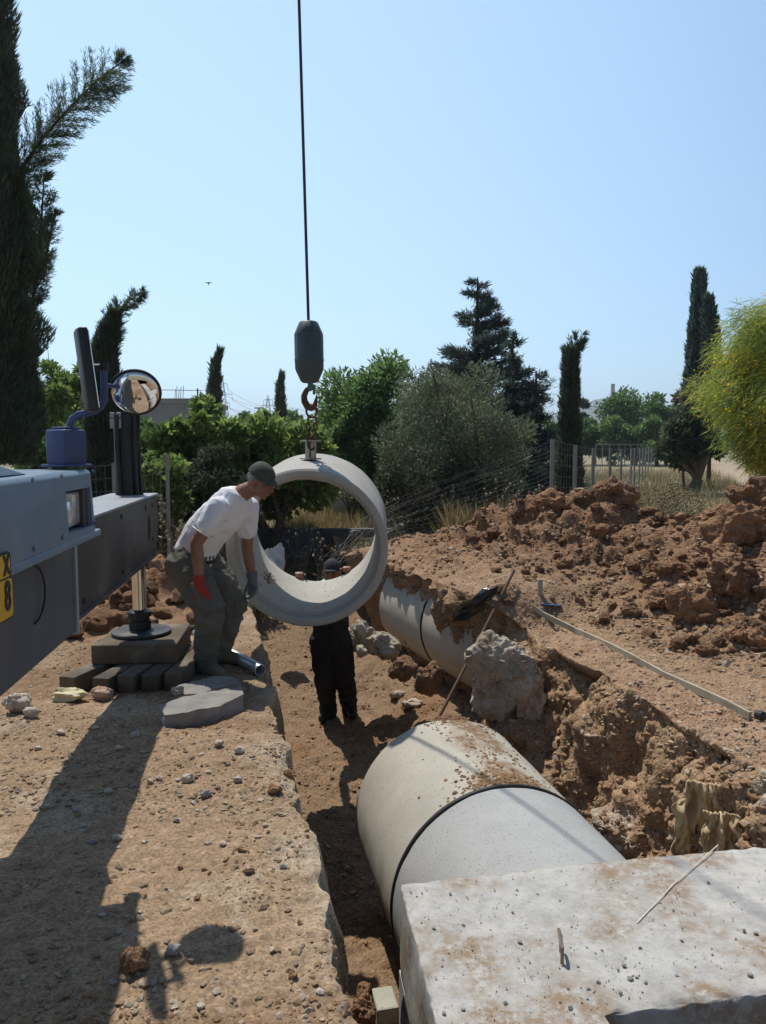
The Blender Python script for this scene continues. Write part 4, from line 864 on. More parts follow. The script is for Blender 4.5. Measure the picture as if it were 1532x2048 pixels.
# outrigger housing, beam
def bx_(y): return -1.65+.123*(5.6-y)
def bpt(y, dep, z): return Vector((bx_(y)-dep*.9925, y-dep*.122, z))
mb = MB(); mb.prism([bpt(3.3, -.035, z) if 0 else Vector((bx_(y)+.035, y, z)) for y, z in ((.6, .80), (3.3, .80), (3.3, 1.33), (.6, 1.33))], (-.52, -.064, 0)); hs_ = mb.obj('outrigger_housing', M_CHASSIS, truck, False, .01)
mb = MB(); mb.prism([Vector((bx_(y)+.045, y, z)) for y, z in ((3.27, .79), (3.305, .79), (3.305, 1.32), (3.27, 1.32))], (-.54, -.066, 0)); mb.obj('collar', surf('collar_grey', (.25, .27, .29), (.33, .35, .37), 6, .6, .2), hs_)
mb = MB(); cc_ = Vector((bx_(2.72)+.036, 2.72, 1.07)); P_ = [cc_+Vector((0.002, math.cos(a)*.11, math.sin(a)*.11)) for a in np.linspace(-1.4, 1.5, 14)]; mb.tube(P_, .004, 5); mb.obj('tow_opening_arc', M_BLACK, hs_)  # thin black arc drawn for the edge of a round tow opening
mb = MB(); mb.prism([Vector((bx_(y), y, z)) for y, z in ((3.2, .82), (5.50, .82), (5.62, .98), (5.63, 1.10), (5.60, 1.10), (5.60, 1.25), (3.2, 1.25))], (-.31, -.038, 0)); beam = mb.obj('outrigger_beam', M_BEAM, truck, False, .006)
mb = MB(); mb.prism([Vector((bx_(y)+.008, y, z)) for y, z in ((3.3, 1.2505), (5.615, 1.2505), (5.615, 1.263), (3.3, 1.263))], (-.33, -.04, 0)); mb.obj('pale_top', M_BEAMTOP, beam)  # thin plate that makes the beam paler on top than on its sides
mb = MB(); q = Vector((bx_(5.25), 5.25, 1.05)); mb.prism([q+Vector((.001, a, b)) for a, b in ((-.035, -.06), (.0, -.09), (.035, -.03), (.03, .06), (0, .085), (-.03, .03))], (.003, 0, 0)); mb.obj('slot', surf('slot_shade', (.006, .006, .006), (.01, .01, .01), 4, .9), beam)  # raised black plate painting the shade inside the hole of the beam
mb = MB(); mb.prism([Vector((bx_(y)+.012, y, z)) for y, z in ((3.3, .818), (5.49, .818), (5.49, .835), (3.3, .835))], (-.03, -.004, 0)); mb.obj('flange', M_BEAM, beam)
for y_, z_ in ((3.55, 1.2), (3.55, .88), (4.4, 1.2), (4.4, .88), (5.15, 1.19), (5.40, 1.19), (5.40, .95)):
    mb = MB(); mb.lathe([(.016, 0), (.016, .009), (.010, .012)], Vector((bx_(y_)-.002, y_, z_)), (1, .12, 0), 6); mb.obj('bolt', M_DARKSTEEL, beam)
for t_, z_ in ((-.02, .06), (-.45, .27), (-.02, .27), (-.75, .27), (-.75, .05), (-.45, .05)):
    mb = MB(); mb.lathe([(.009, 0), (.009, .004), (.005, .006)], nose(t_-.02, -.0005, zb+z_*.98), NF_, 10); mb.obj('rivet', M_BLUE2 if t_ > -.3 else M_BLUE, truck)
# jack: column with hoses, chrome ram, foot
JX, JY = at(282, 1258, 5.46).x, 5.44
jk = MB(); jk.lathe([(.078, 1.255), (.084, 1.26), (.084, 1.80), (.075, 1.83)], (JX-.06, JY, 0), (0, 0, 1), 24); col_ = jk.obj('jack_column', M_BLACK, truck, True)
for a, r_ in ((R(-70), .018), (R(-35), .016), (R(-110), .02), (R(0), .013)):
    mb = MB(); q = Vector((JX-.06+math.cos(a)*.088, JY+math.sin(a)*.088, 0)); mb.tube([q+Vector((.01, 0, 1.26)), q+Vector((.004*math.sin(a*5), 0, 1.45)), q+Vector((-.006, 0, 1.62)), q+Vector((0, 0, 1.82))], r_, 8); mb.obj('hose', M_BLACK, col_, True)
for dx in (-.065, -.02):
    mb = MB(); q = Vector((JX-.06+dx, JY-.085, 1.76)); mb.box(q, (.034, .02, .07)); mb.box(q+Vector((0, 0, .058)), (.030, .02, .035)); mb.obj('connector', surf('connector_grey', (.25, .27, .28), (.32, .34, .35), 6, .5, .3), col_, bevel=.004)
mb = MB(); mb.lathe([(.049, .40), (.049, .83)], (JX, JY, 0), (0, 0, 1), 32); ram = mb.obj('jack_ram', M_CHROME, truck, True)
mb = MB(); mb.lathe([(.072, .30), (.080, .305), (.080, .36), (.070, .365), (.070, .385), (.086, .39), (.086, .425), (.062, .44)], (JX, JY, 0), (0, 0, 1), 8); mb.obj('foot_collar', M_BLACK, ram, True)
mb = MB(); mb.lathe([(.205, .272), (.208, .276), (.205, .288), (.09, .296), (.085, .30)], (JX+.01, JY, 0), (0, 0, 1), 40); mb.obj('foot_plate', M_BEAM, ram, True)
# mirrors on the bracket
mbase = at(134, 934, 3.08); mbase.z = zt+.012
bz = Matrix.Rotation(R(-28), 3, 'Z')
mb = MB(); mb.box(mbase+Vector((0, 0, .075)), (.109, .109, .142), bz); brk = mb.obj('mirror_bracket', M_BLUE2, truck, True, .008, 3)
mb = MB(); mb.box(mbase+Vector((0, 0, .004)), (.144, .133, .012), bz); mb.box(mbase+Vector((.0, 0, .152)), (.078, .078, .010), bz); mb.obj('bracket_flange', M_BLUE2, brk, True, .004)
arm = [(139, 868), (139, 852), (145, 838), (157, 829), (172, 826), (188, 823), (201, 815), (208, 802), (209, 785), (208, 760), (208, 732)]
mb = MB(); mb.tube([at(a, b, 3.08) for a, b in arm], .014, 14); armo = mb.obj('mirror_arm', M_BLUE2, brk, True)
mb = MB(); mb.tube([at(208, 741, 3.08), at(208, 725, 3.08)], .019, 12); mb.tube([at(208, 734, 3.08), at(184, 734, 3.06)], .013, 10); mb.obj('mirror_clamp', M_BLACK, armo, True)
# flat rectangular mirror, seen nearly edge on
mc = at(177, 742, 3.06); tl = Matrix.Rotation(R(25), 3, 'Z') @ Matrix.Rotation(R(-6), 3, 'Y')
mb = MB(); pr_ = [(-.024, -.083), (-.033, -.033), (-.033, .033), (-.022, .083), (.012, .094), (.012, -.094)]
mb.prism([mc+tl @ Vector((a, b, -.161)) for a, b in pr_], tl @ Vector((0, 0, .322))); fl = mb.obj('flat_mirror', M_BLACK, armo, True, .012, 3)
mb = MB(); mb.box(mc+tl @ Vector((.0135, 0, 0)), (.003, .166, .294), tl); mb.obj('mirror_glass', M_GLASS, fl)
# round convex mirror
rc = at(271, 784, 3.20); rn = Vector((.26, -.82, -.50)).normalized(); rr = .1005
mb = MB(); mb.lathe([(.045, -.045), (rr*.93, -.012), (rr+.003, .0), (rr+.004, .007), (rr-.004, .010)], rc, rn, 48); rm = mb.obj('round_mirror', M_BLACK, armo, True)
mb = MB(); mb.lathe([(rr-.006, .008)]+[((rr-.006)*math.cos(a), .008+.026*math.sin(a)) for a in np.linspace(.1, 1.45, 12)], rc, rn, 64); mb.obj('mirror_glass', M_GLASS, rm, 'all')
mb = MB(); mb.tube([at(208, 770, 3.08), rc-rn*.03], .008, 8); mb.obj('mirror_stem', M_BLUE2, rm, True)

# timber packing under the jack
M_TIMBER = surf('old_timber', (.085, .064, .044), (.16, .125, .09), 5, .9, 0, .7, 40, .006, (.26, .23, .19), 3, (.55, .75))
M_TIMBER2 = surf('dark_timber', (.055, .044, .033), (.11, .088, .066), 5, .9, 0, .7, 40, .006, (.2, .18, .15), 4, (.55, .75))
fl_, fr_, br_, bl_ = [gz(*q, .262) for q in ((181, 1291), (353, 1288), (381, 1246), (246, 1249))]
mb = MB(); dz = Vector((0, 0, -.134)); mb.hexa([fl_+dz, fr_+dz, br_+dz, bl_+dz, fl_, fr_, br_, bl_])
tag(mb.obj('timber_pad', M_TIMBER, None, True, .012, 3, origin=(fl_+br_)/2+dz), 'thick square timber pad under the round foot of the jack', 'timber pad')
labs = ['outermost timber beam under the jack pad, nearest the truck', 'second timber beam from the truck under the jack pad', 'middle timber beam of the five under the jack pad', 'fourth timber beam from the truck, beside the one nearest the man', 'timber beam under the jack pad nearest the man in white']
for k, (px, py, ang) in enumerate(((134, 1392, 15), (201, 1395, 11), (251, 1390, 8), (300, 1389, 4), (345, 1385, 3))):
    f = gz(px, py, 0.0); a = R(ang); dv = Vector((math.sin(a), math.cos(a), 0)); sv = Vector((dv.y, -dv.x, 0)); z0 = gh(f.x, f.y)*.5-.01; h_ = .13-z0
    L_t = .80; q = [f+sv*s*.058+dv*l for s, l in ((-1, 0), (1, 0), (1, L_t), (-1, L_t))]; mb = MB()
    mb.hexa([v+Vector((0, 0, z0)) for v in q]+[v+Vector((0, 0, .126)) for v in q]); tag(mb.obj('timber_beam', M_TIMBER2 if k % 2 else M_TIMBER, None, True, .009, 2, origin=f), labs[k], 'timber beam', 'timber beams under the jack pad')
# ------------------------------------------------------------------ rocks, clods, scraps
def rock_mesh(name, mat, seed, sub=3, amp=.28, ang=.5, grain=.04):
    r_ = random.Random(seed); b = bmesh.new(); bmesh.ops.create_icosphere(b, subdivisions=sub, radius=1.0); me = bpy.data.meshes.new(name); b.to_mesh(me); b.free(); V = co_of(me)
    pl_ = unit(np.array([[r_.gauss(0, 1) for _ in range(3)] for _ in range(11)])); h = np.array([r_.uniform(.55, .92) for _ in range(11)])
    for n_, hh in zip(pl_, h):
        s = V @ n_; ov = np.clip(s-hh, 0, None); V = V-np.outer(ov*ang*1.6, n_)
    n = unit(V); V = V+n*(amp*fbm(V*1.3+seed*7.1, 3, seed)+amp*.35*fbm(V*4+seed, 3, seed+4)+grain*fbm(V*11+seed, 2, seed+6))[:, None]
    V = V/np.abs(V).max(0); set_co(me, V); me.materials.append(mat); me.polygons.foreach_set('use_smooth', [True]*len(me.polygons)); me.set_sharp_from_angle(angle=R(38)); return me
M_CLOD = earth('clod', False, (.27, .155, .088), 42, 1.0)
M_CLODD = earth('clod_dark', False, (.225, .135, .08), 42, 1.0)
M_STONE = surf('pale_stone', (.40, .34, .27), (.55, .48, .40), 5, .9, 0, .6, 30, .01, (.33, .24, .16), 3, (.5, .7))
M_STONEY = surf('yellow_stone', (.56, .48, .28), (.66, .60, .42), 5, .9, 0, .5, 30, .01)
M_STONEP = surf('pink_stone', (.38, .24, .17), (.50, .35, .26), 5, .9, 0, .6, 30, .01)
M_STONEG = surf('grey_stone', (.22, .21, .20), (.38, .36, .33), 5, .9, 0, .6, 30, .01)
def rock(name, label, cat, c, size, mat, seed, rot=0, sub=4, amp=.28, ang=.5, group=None, tilt=0, grain=.04):
    me = rock_mesh(name, mat, seed, sub, amp, ang, grain); o = bpy.data.objects.new(name, me); COL.objects.link(o); me.transform(Matrix.Diagonal((*[s/2 for s in size], 1)))
    o.location = c; o.rotation_euler = (tilt, tilt*.5, rot); return tag(o, label, cat, group)
def rock_on(name, label, cat, px, py, w_px, asp, mat, seed, sink=.2, **k):
    p, n = hit(px, py); ax = (p-Vector((0, 0, EYE))).length; wd_ = w_px*ax/FOC; sz = (wd_, wd_*asp[0], wd_*asp[1])
    return rock(name, label, cat, p+Vector((0, sz[1]*.3, sz[2]*(.5-sink)-sz[2]*.0)), sz, mat, seed, **k)
M_LUMPB = concrete('lump_brown', (.40, .345, .27), (.56, .50, .42), (.27, .19, .12), (.46, .62), 5.0, (.18, .14, .1), 1.0)
# lumps of old concrete in the trench bank
rock('concrete_lump', 'big rough lump of whitish concrete jutting from the trench bank behind the near pipe', 'concrete lump', at(1000, 1350, 6.25), (.66, .60, .80), M_LUMPB, 12, R(15), 6, .20, .75, grain=.06)
rock('concrete_lump', 'whitish concrete lump just right of the big rough one', 'concrete lump', at(1062, 1395, 6.05)+Vector((0, .1, 0)), (.26, .4, .62), M_LUMPB, 15, R(5), 5, .25, .5, grain=.07)
rock('concrete_lump', 'whitish porous lump beside the legs of the worker in the trench', 'concrete lump', at(728, 1278, 7.9), (.38, .42, .42), M_LUMPB, 23, .4, 5, .30, .5, grain=.07)
rock('concrete_lump', 'rounded whitish lump leaning on the half buried old pipe', 'concrete lump', at(772, 1292, 7.7), (.36, .42, .34), M_LUMPB, 24, 1.4, 5, .28, .5, grain=.07)
rock('stone', 'small tan stone under the two whitish lumps in the trench', 'stone', at(722, 1303, 7.6), (.15, .16, .14), M_STONE, 26, .2)
rock('earth_clod', 'brown ragged clod below the joint of the old pipe', 'clod', at(806, 1338, 7.35), (.30, .3, .26), M_CLODD, 27, .2, 4, .3)
rock('earth_clod', 'brown upright clod against the underside of the old pipe', 'clod', at(856, 1360, 7.1), (.26, .3, .34), M_CLODD, 28, 2.2, 4, .3)
rock_on('stone', 'flat pale stone on the trench floor under the leaning rod', 'stone', 826, 1418, 44, (.8, .45), M_STONE, 29)
rock_on('stone', 'pale stone on the trench floor, left of the flat one', 'stone', 796, 1398, 36, (.8, .6), M_STONE, 30)
rock('concrete_block', 'white broken concrete block on the left bank, seen through the hanging pipe', 'concrete block', at(548, 1128, 9.4), (.36, .3, .52), surf('white_block', (.58, .57, .54), (.74, .73, .70), 6, .9, 0, .7, 30, .01, (.38, .36, .33), 4, (.5, .65)), 31, .3, 4, .10, .9)
# broken slabs by the man's feet
def slab_piece(label, top_px, z, th, mat, seed):
    P_ = [gz(a, b, z) for a, b in top_px]; mb = MB(); mb.prism([p-Vector((0, 0, th)) for p in P_], (0, 0, th)); bmesh.ops.triangulate(mb.b, faces=mb.b.faces[:])
    for _ in range(5):
        ed = [e_ for e_ in mb.b.edges if e_.calc_length() > .035]
        if ed: bmesh.ops.subdivide_edges(mb.b, edges=ed, cuts=1); bmesh.ops.triangulate(mb.b, faces=[f for f in mb.b.faces if len(f.verts) > 3])
    me = mb.mesh('broken_slab', mat, True); V = co_of(me); N_ = normals_of(me); set_co(me, V+N_*(.010*fbm(V*9, 4, seed)+.006*fbm(V*30, 2, seed+2))[:, None])
    c = sum(P_, Vector())/len(P_)-Vector((0, 0, th)); return tag(link('broken_slab', me, None, c), label, 'concrete slab')
M_SLAB_SHADE = surf('slab_shaded', (.20, .19, .175), (.33, .315, .29), 4, .9, 0, .9, 45, .006, (.15, .13, .115), 3, (.52, .68))  # grey darkened for the man's shadow, so the shade sits in the colour
slab_piece('thick broken concrete slab lying in shade in front of the man', [(318, 1410), (345, 1398), (400, 1389), (455, 1374), (484, 1368), (487, 1388), (440, 1411), (375, 1424), (328, 1430)], .115, .15, M_SLAB_SHADE, 4)
slab_piece('thinner flat concrete piece half in sun at the toes of the man', [(350, 1390), (352, 1373), (398, 1359), (440, 1351), (470, 1355), (480, 1366), (440, 1374), (398, 1387)], .075, .09, M_SLAB_SHADE, 9)
rock('stone', 'dark round clod sitting on the flat concrete piece', 'clod', gz(354, 1381, .10), (.085, .08, .07), M_STONEG, 33)
rock_on('stone', 'long pale yellow stone in front of the timber beams', 'stone', 128, 1404, 84, (.5, .34), M_STONEY, 35, .2, ang=.8)
rock_on('stone', 'pinkish stone beside the pale yellow one', 'stone', 204, 1402, 52, (.7, .6), M_STONEP, 36)
rock_on('stone', 'large pale stone at the left edge of the gravel', 'stone', 26, 1428, 56, (.8, .8), M_STONE, 37)
rock_on('stone', 'pale stone to the right of the large one at the left edge', 'stone', 58, 1436, 30, (.8, .8), M_STONE, 38)
rock_on('stone', 'brown clod lying in the shadow of the mirror bracket', 'stone', 266, 1950, 56, (.9, .9), M_CLODD, 39, amp=.22)
rock_on('stone', 'grey clod beside the round mirror shadow', 'stone', 344, 1912, 28, (.9, .9), M_STONEG, 40)
rock_on('stone', 'dark clod on the sunlit gravel, the largest there', 'stone', 409, 1596, 24, (.9, .8), M_STONEG, 41)
rock_on('stone', 'tan stone near the trench edge by the whitish scrape', 'stone', 495, 1748, 26, (.8, .7), M_STONEP, 42)
# stones scattered over the left ground
pts_l = [(361, 1446, 18, 0), (393, 1449, 14, 0), (437, 1494, 20, 0), (478, 1508, 22, 0), (352, 1645, 14, 3), (232, 1682, 20, 0), (288, 1688, 12, 0), (445, 1693, 15, 0), (483, 1705, 17, 1), (360, 1738, 11, 1), (408, 1742, 15, 1), (393, 1802, 13, 1), (566, 1738, 14, 2), (224, 1970, 16, 2), (400, 2018, 16, 0), (374, 1565, 24, 0), (318, 1562, 16, 0), (300, 1568, 13, 0), (475, 1565, 18, 0), (415, 1548, 14, 0), (548, 1590, 30, 1), (578, 1556, 24, 1), (184, 1688, 15, 2), (530, 1655, 12, 0), (455, 1530, 10, 0), (215, 1590, 17, 0), (150, 1625, 15, 2), (165, 1655, 12, 0), (510, 1862, 12, 2), (545, 1905, 15, 0), (600, 1850, 12, 1), (330, 1780, 10, 2), (236, 1500, 16, 0), (270, 1475, 18, 0), (190, 1460, 15, 0), (120, 1470, 17, 0), (75, 1500, 15, 0), (140, 1520, 12, 0), (585, 1960, 18, 1), (640, 1990, 16, 0)]
mats_ = (M_STONE, M_CLOD, M_STONEG, M_STONEG)
for k, (px, py, wpx, mi) in enumerate(pts_l):
    rock_on('stone', 'small loose stone on the dusty ground left of the trench', 'stone', px, py, wpx, (rnd.uniform(.65, .95), rnd.uniform(.5, .8)), mats_[mi], 100+k % 9, .15, sub=3, group='small loose stones on the dusty ground')
# clods of the spoil heap
big = [(1240, 1015, 112, (.8, .85), 'largest dark clod crowning the spoil heap', 51), (1112, 1022, 96, (.8, .62), 'broad dark clod at the left shoulder of the spoil heap below the fence posts', 52), (1072, 1030, 60, (.9, .75), 'reddish clod at the far left of the heap crest', 53), (1305, 1012, 44, (.8, .6), 'clod on the crest right of the largest one', 54), (1370, 1020, 36, (.8, .6), 'small clod on the crest before the sandy path', 55),
       (1440, 1030, 84, (.9, .6), 'overhanging dark clod below the path on the right crest', 56), (1515, 985, 90, (.9, 1.0), 'tall clod at the right edge of the heap crest', 57), (1400, 1240, 110, (.8, .75), 'big round clod at the lower edge of the heap', 58), (1330, 1215, 84, (.8, .55), 'squat clod left of the big round one', 59), (1265, 1235, 46, (.9, .9), 'upright clod standing alone on the pinkish gravel', 60), (1490, 1285, 70, (.8, .75), 'clod in the lower right corner of the heap', 61), (1525, 1300, 56, (.8, .9), 'clod cut by the right edge of the picture', 62),
       (1300, 1165, 40, (.8, .6), 'flat clod halfway down the heap', 63), (1375, 1185, 44, (.7, .5), 'pale pinkish stone among the clods of the heap', 64), (1345, 1150, 70, (.7, .5), 'long dark clod in the middle of the heap', 65), (1480, 1180, 120, (.8, .7), 'wide knobbly clod on the right flank of the heap', 66), (1460, 1130, 90, (.8, .6), 'clod under the dark hollow of the right flank', 67), (1195, 1072, 54, (.8, .7), 'reddish clod below the largest one', 68), (1150, 1080, 42, (.8, .7), 'clod in the shade at the middle left of the heap', 69), (1500, 1090, 130, (.8, .8), 'massive clod high on the right flank', 70), (1130, 1135, 34, (.8, .7), 'small dark clod on the left apron of the heap', 71), (1160, 1210, 26, (.9, .8), 'lone dark clod beside the long board', 72)]
for px, py, wpx, asp, lab, sd_ in big:
    rock_on('earth_clod', lab, 'clod', px, py, wpx, asp, M_STONEP if 'pinkish stone' in lab else (M_CLOD if sd_ % 3 else M_CLODD), sd_, .25, sub=5 if wpx > 60 else 4, amp=.36, ang=.35, rot=sd_*1.3, grain=.07)
clods = [rock_mesh('earth_clod', M_CLOD if k % 2 else M_CLODD, 200+k, 3, .32, .45, .07) for k in range(7)]
def scatter(n, reg, smin, smax, label, group, seed, meshes, name='earth_clod', cat='clod'):
    r_ = random.Random(seed); k = 0; tries = 0
    while k < n and tries < n*40:
        tries += 1; x, y = reg(r_)
        if x is None: continue
        p = Vector((x, y, gh(x, y))); s = smin+(smax-smin)*r_.random()**2.4; o = bpy.data.objects.new(name, r_.choice(meshes)); COL.objects.link(o)
        o.scale = (s*r_.uniform(.8, 1.3), s*r_.uniform(.8, 1.2), s*r_.uniform(.6, .95)); o.location = p+Vector((0, 0, o.scale.z*.35)); o.rotation_euler = (r_.uniform(-.4, .4), r_.uniform(-.4, .4), r_.uniform(0, 6.28)); tag(o, label, cat, group); k += 1
def heap_reg(r_):
    px, py = r_.uniform(940, 1532), r_.uniform(1000, 1340); p, n = hit(px, py)
    if p is None or p.y > 10.6: return None, None
    m_ = float(mound(np.array([p.x]), np.array([p.y]))[0])
    if m_ < .05 and r_.random() < .75: return None, None
    return p.x, p.y
scatter(190, heap_reg, .018, .085, 'small reddish brown clod lying on the slope of the spoil heap', 'small clods on the spoil heap', 3, clods)
def pile_reg(r_):
    x, y = r_.gauss(-2.45, .55), r_.gauss(7.0, .7)
    if x > -1.45 or y < 5.75: return None, None
    return x, y
scatter(105, pile_reg, .04, .15, 'rough brown clod in the heap of earth behind the jack', 'clods heaped behind the jack', 4, clods)
for px, py, wpx, lab in ((338, 1198, 66, 'flat brown clod behind the legs of the man, right of the chrome ram'), (322, 1225, 44, 'brown clod resting against the back edge of the timber pad')):
    p = at(px, py, 6.15); rock('earth_clod', lab, 'clod', Vector((p.x, p.y, .10)), (wpx*.004, .2, .13), M_CLOD, 90+px, .1)
# gravel nobody could count
def gravel(name, label, n, reg, smin, smax, mat, seed):
    r_ = np.random.default_rng(seed); b = bmesh.new(); bmesh.ops.create_icosphere(b, subdivisions=1, radius=1.0); me = bpy.data.meshes.new('t'); b.to_mesh(me); b.free(); B = co_of(me); F_ = np.array([list(p.vertices) for p in me.polygons]); bpy.data.meshes.remove(me)
    P_ = reg(r_, n); n = len(P_); s = smin+(smax-smin)*r_.random(n)**3; Vv = B[None]*(1+.34*r_.normal(size=(n, len(B), 1)).clip(-1.5, 1.5)); Vv = Vv*(s[:, None]*np.array([1, .9, .65])*r_.uniform(.7, 1.3, (n, 3)))[:, None]
    a = r_.random(n)*6.283; ca, sa = np.cos(a)[:, None], np.sin(a)[:, None]; Vv = np.stack([Vv[..., 0]*ca-Vv[..., 1]*sa, Vv[..., 0]*sa+Vv[..., 1]*ca, Vv[..., 2]], -1)+P_[:, None]
    F2 = (F_[None]+(np.arange(n)*len(B))[:, None, None]).reshape(-1, 3); tag(link(name, np_mesh(name, Vv.reshape(-1, 3), F2, mat)), label, kind='stuff')
def img_reg(x0, x1, y0, y1, ok=lambda p, n, a, b: True):
    def f(r_, n):
        out = []
        for _ in range(n):
            a, b = r_.uniform(x0, x1), r_.uniform(y0, y1); p, q = hit(a, b)
            if p is not None and p.y < 13 and ok(p, q, a, b): out.append((p.x, p.y, p.z))
        return np.array(out)
    return f
def gravmat(name, cols):
    m, nt, b = nodes(name); g = nt.nodes.new('ShaderNodeNewGeometry'); r = nt.nodes.new('ShaderNodeValToRGB'); r.color_ramp.interpolation = 'LINEAR'; e = r.color_ramp.elements
    e[0].color, e[1].color = c4(cols[0]), c4(cols[-1])
    for i, c in enumerate(cols[1:-1]): q = e.new((i+1)/(len(cols)-1)); q.color = c4(c)
    nt.links.new(g.outputs['Random Per Island'], r.inputs[0]); nt.links.new(mix(nt, .5, r.outputs[0], ramp(nt, noise(nt, 40, 4, .7, objco(nt)), (.6, .6, .6), (1.4, 1.4, 1.4)), 'MULTIPLY'), b.inputs['Base Color']); b.inputs['Roughness'].default_value = .95; b.inputs['Specular IOR Level'].default_value = .1; return m
MG1 = gravmat('gravel_tan', [(.25, .18, .12), (.30, .225, .15), (.36, .30, .22), (.22, .145, .09), (.33, .26, .19), (.40, .35, .28)])
MG2 = gravmat('gravel_brown', [(.22, .13, .075), (.30, .19, .11), (.25, .15, .085), (.36, .25, .16), (.28, .17, .10), (.48, .40, .31)])
MG3 = gravmat('gravel_pink', [(.37, .265, .175), (.31, .20, .125), (.43, .34, .25), (.33, .225, .145), (.50, .43, .34), (.27, .175, .11)])
dense = lambda p, q, a, b: (uv_of(p)[1] < .01) and rnd.random() < (1.0 if b < 1630 else .16)
gravel('gravel', 'loose tan gravel strewn over the ground left of the trench', 8000, img_reg(0, 690, 1280, 2048, dense), .003, .016, MG1, 5)
gravel('gravel', 'crumbs of reddish soil over the ground left of the trench', 3200, img_reg(0, 700, 1560, 2048, lambda p, q, a, b: uv_of(p)[1] < .01 and vnoise(np.array([[p.x*2.2, p.y*2.2, 0]]), 61)[0] > .1), .003, .012, MG2, 6)
gravel('gravel', 'crumbs of brown soil on the trench floor', 4200, img_reg(520, 960, 1230, 1900, lambda p, q, a, b: p.z < -.55), .005, .024, MG2, 7)
gravel('gravel', 'brown crumbs and stones in the cut face of the trench', 5200, img_reg(880, 1532, 1240, 1720, lambda p, q, a, b: -1.3 < p.z < -.12 and uv_of(p)[1] > 1.6), .004, .030, MG2, 8)
gravel('gravel', 'pinkish gravel along the board on the right bank', 9500, img_reg(880, 1532, 1150, 1640, lambda p, q, a, b: p.z > -.16 and float(mound(np.array([p.x]), np.array([p.y]))[0]) < .12), .004, .017, MG3, 9)
gravel('gravel', 'fine clods over the slope of the spoil heap', 9000, img_reg(760, 1532, 950, 1330, lambda p, q, a, b: float(mound(np.array([p.x]), np.array([p.y]))[0]) > .04), .006, .034, MG2, 10)
# pebbles on the white slab
def slab_reg(r_, n):
    out = []
    for _ in range(n):
        p = gz(r_.uniform(800, 1532), r_.uniform(1690, 2048), 0); s = (p-SB); a = s.x*SR.x+s.y*SR.y
        if p.y > SB.y+(p.x-SB.x)*SR.y/SR.x-.03 or p.x < SB.x-(p.y-SB.y)*.126+.02: continue
        if (p-nA).cross(nd).z > -.01 and p.x > nA.x-.02: continue
        out.append((p.x, p.y, .002))
    return np.array(out)
gravel('gravel', 'grey grit sprinkled over the white slab', 1100, slab_reg, .0010, .0042, gravmat('grit', [(.22, .21, .20), (.34, .33, .31), (.42, .39, .35), (.28, .21, .15), (.4, .4, .39)]), 11)
for k, (px, py, wpx) in enumerate(((1260, 1960, 17), (1273, 1956, 12), (1292, 1968, 13), (1248, 1932, 12), (1280, 1898, 12), (1363, 1882, 10), (1353, 1953, 12), (1511, 1868, 14), (1488, 1863, 12), (1500, 1952, 14), (1196, 1966, 12), (1177, 1978, 11), (1240, 1986, 13), (1368, 1974, 10), (1140, 2018, 16), (868, 1858, 11), (926, 1852, 11), (900, 1788, 9), (888, 2028, 14), (926, 2020, 12), (1010, 2008, 12), (1040, 1886, 14), (1075, 1790, 8), (1416, 1766, 10))):
    p = gz(px, py, 0); s = .72*wpx*(p-Vector((0, 0, EYE))).length/FOC; o = rock('pebble', 'small grey pebble lying on the white slab', 'pebble', p+Vector((0, 0, s*.22)), (s, s*.8, s*.6), M_STONEG, 300+k % 6, k, 2, .2, .6, 'grey pebbles on the white slab')
# soil spilled on the crown of the trench pipe
L_ = []; c0_ = tu(1.70, 1.11, -.78)
for k in range(900):
    s = 1.05*rnd.random()**.8; a = rnd.gauss(R(8), R(9)+.08*rnd.random())
    if rnd.random() > .25+.75*(vnoise(np.array([[s*5, a*7, 1.0]]), 3)[0]+.45): continue
    p, n = on_pipe(c0_, TU, .6, a, s); L_.append((p, n, .0025+.011*rnd.random()**3))
for k in range(420):
    a = rnd.gauss(R(2), R(13)); s = abs(rnd.gauss(.06, .09))+.01; p, n = on_pipe(c0_, TU, .6, a, s); L_.append((p, n, .003+.013*rnd.random()**2.5))
for k in range(60):
    s = 1.02+rnd.gauss(0, .03); a = rnd.gauss(R(2), R(7)); p, n = on_pipe(c0_, TU, .6, a, min(s, 1.05)); L_.append((p, n, .006+.022*rnd.random()**2))
o = crust('spilled_soil', L_, None, M_MUD, tu(2.2, 1.11, -.2)); tag(o, 'brown soil spilled along the crown of the near pipe', kind='stuff')
# leaning rod, stake, board and scraps
M_ROD = surf('rod_rust', (.12, .075, .05), (.2, .13, .09), 20, .7, .3, .3)
pu_, pv_ = hit(1029, 1146)[0], hit(874, 1442)[0]; du_, dv2 = pu_.y-.04, min(pv_.y, 7.3)
for _ in range(60):                               # lean it on the soil: nowhere sunk into the bank
    a_, b_ = at(1028, 1141, du_), at(872, 1446, dv2); worst = 0
    for t in np.linspace(.05, .9, 14):
        q = a_.lerp(b_, t); h_ = BVH.ray_cast(Vector((0, 0, EYE)), (q-Vector((0, 0, EYE))).normalized())[0]
        if h_ is not None: worst = max(worst, (q-Vector((0, 0, EYE))).length-(h_-Vector((0, 0, EYE))).length+.02)
    if worst <= 0: break
    dv2 = max(5.5, dv2-.05); du_ -= .02
mb = MB(); r0_, r1_ = at(1028, 1141, du_), at(872, 1446, dv2); mb.tube([r0_, (r0_+r1_)/2+Vector((0, 0, -.012)), r1_, r1_+(r1_-r0_)*.12], .0145, 10)
tag(mb.obj('steel_rod', M_ROD, None, True, origin=r1_), 'long thin rusty rod leaning from the heap down into the trench', 'rod')
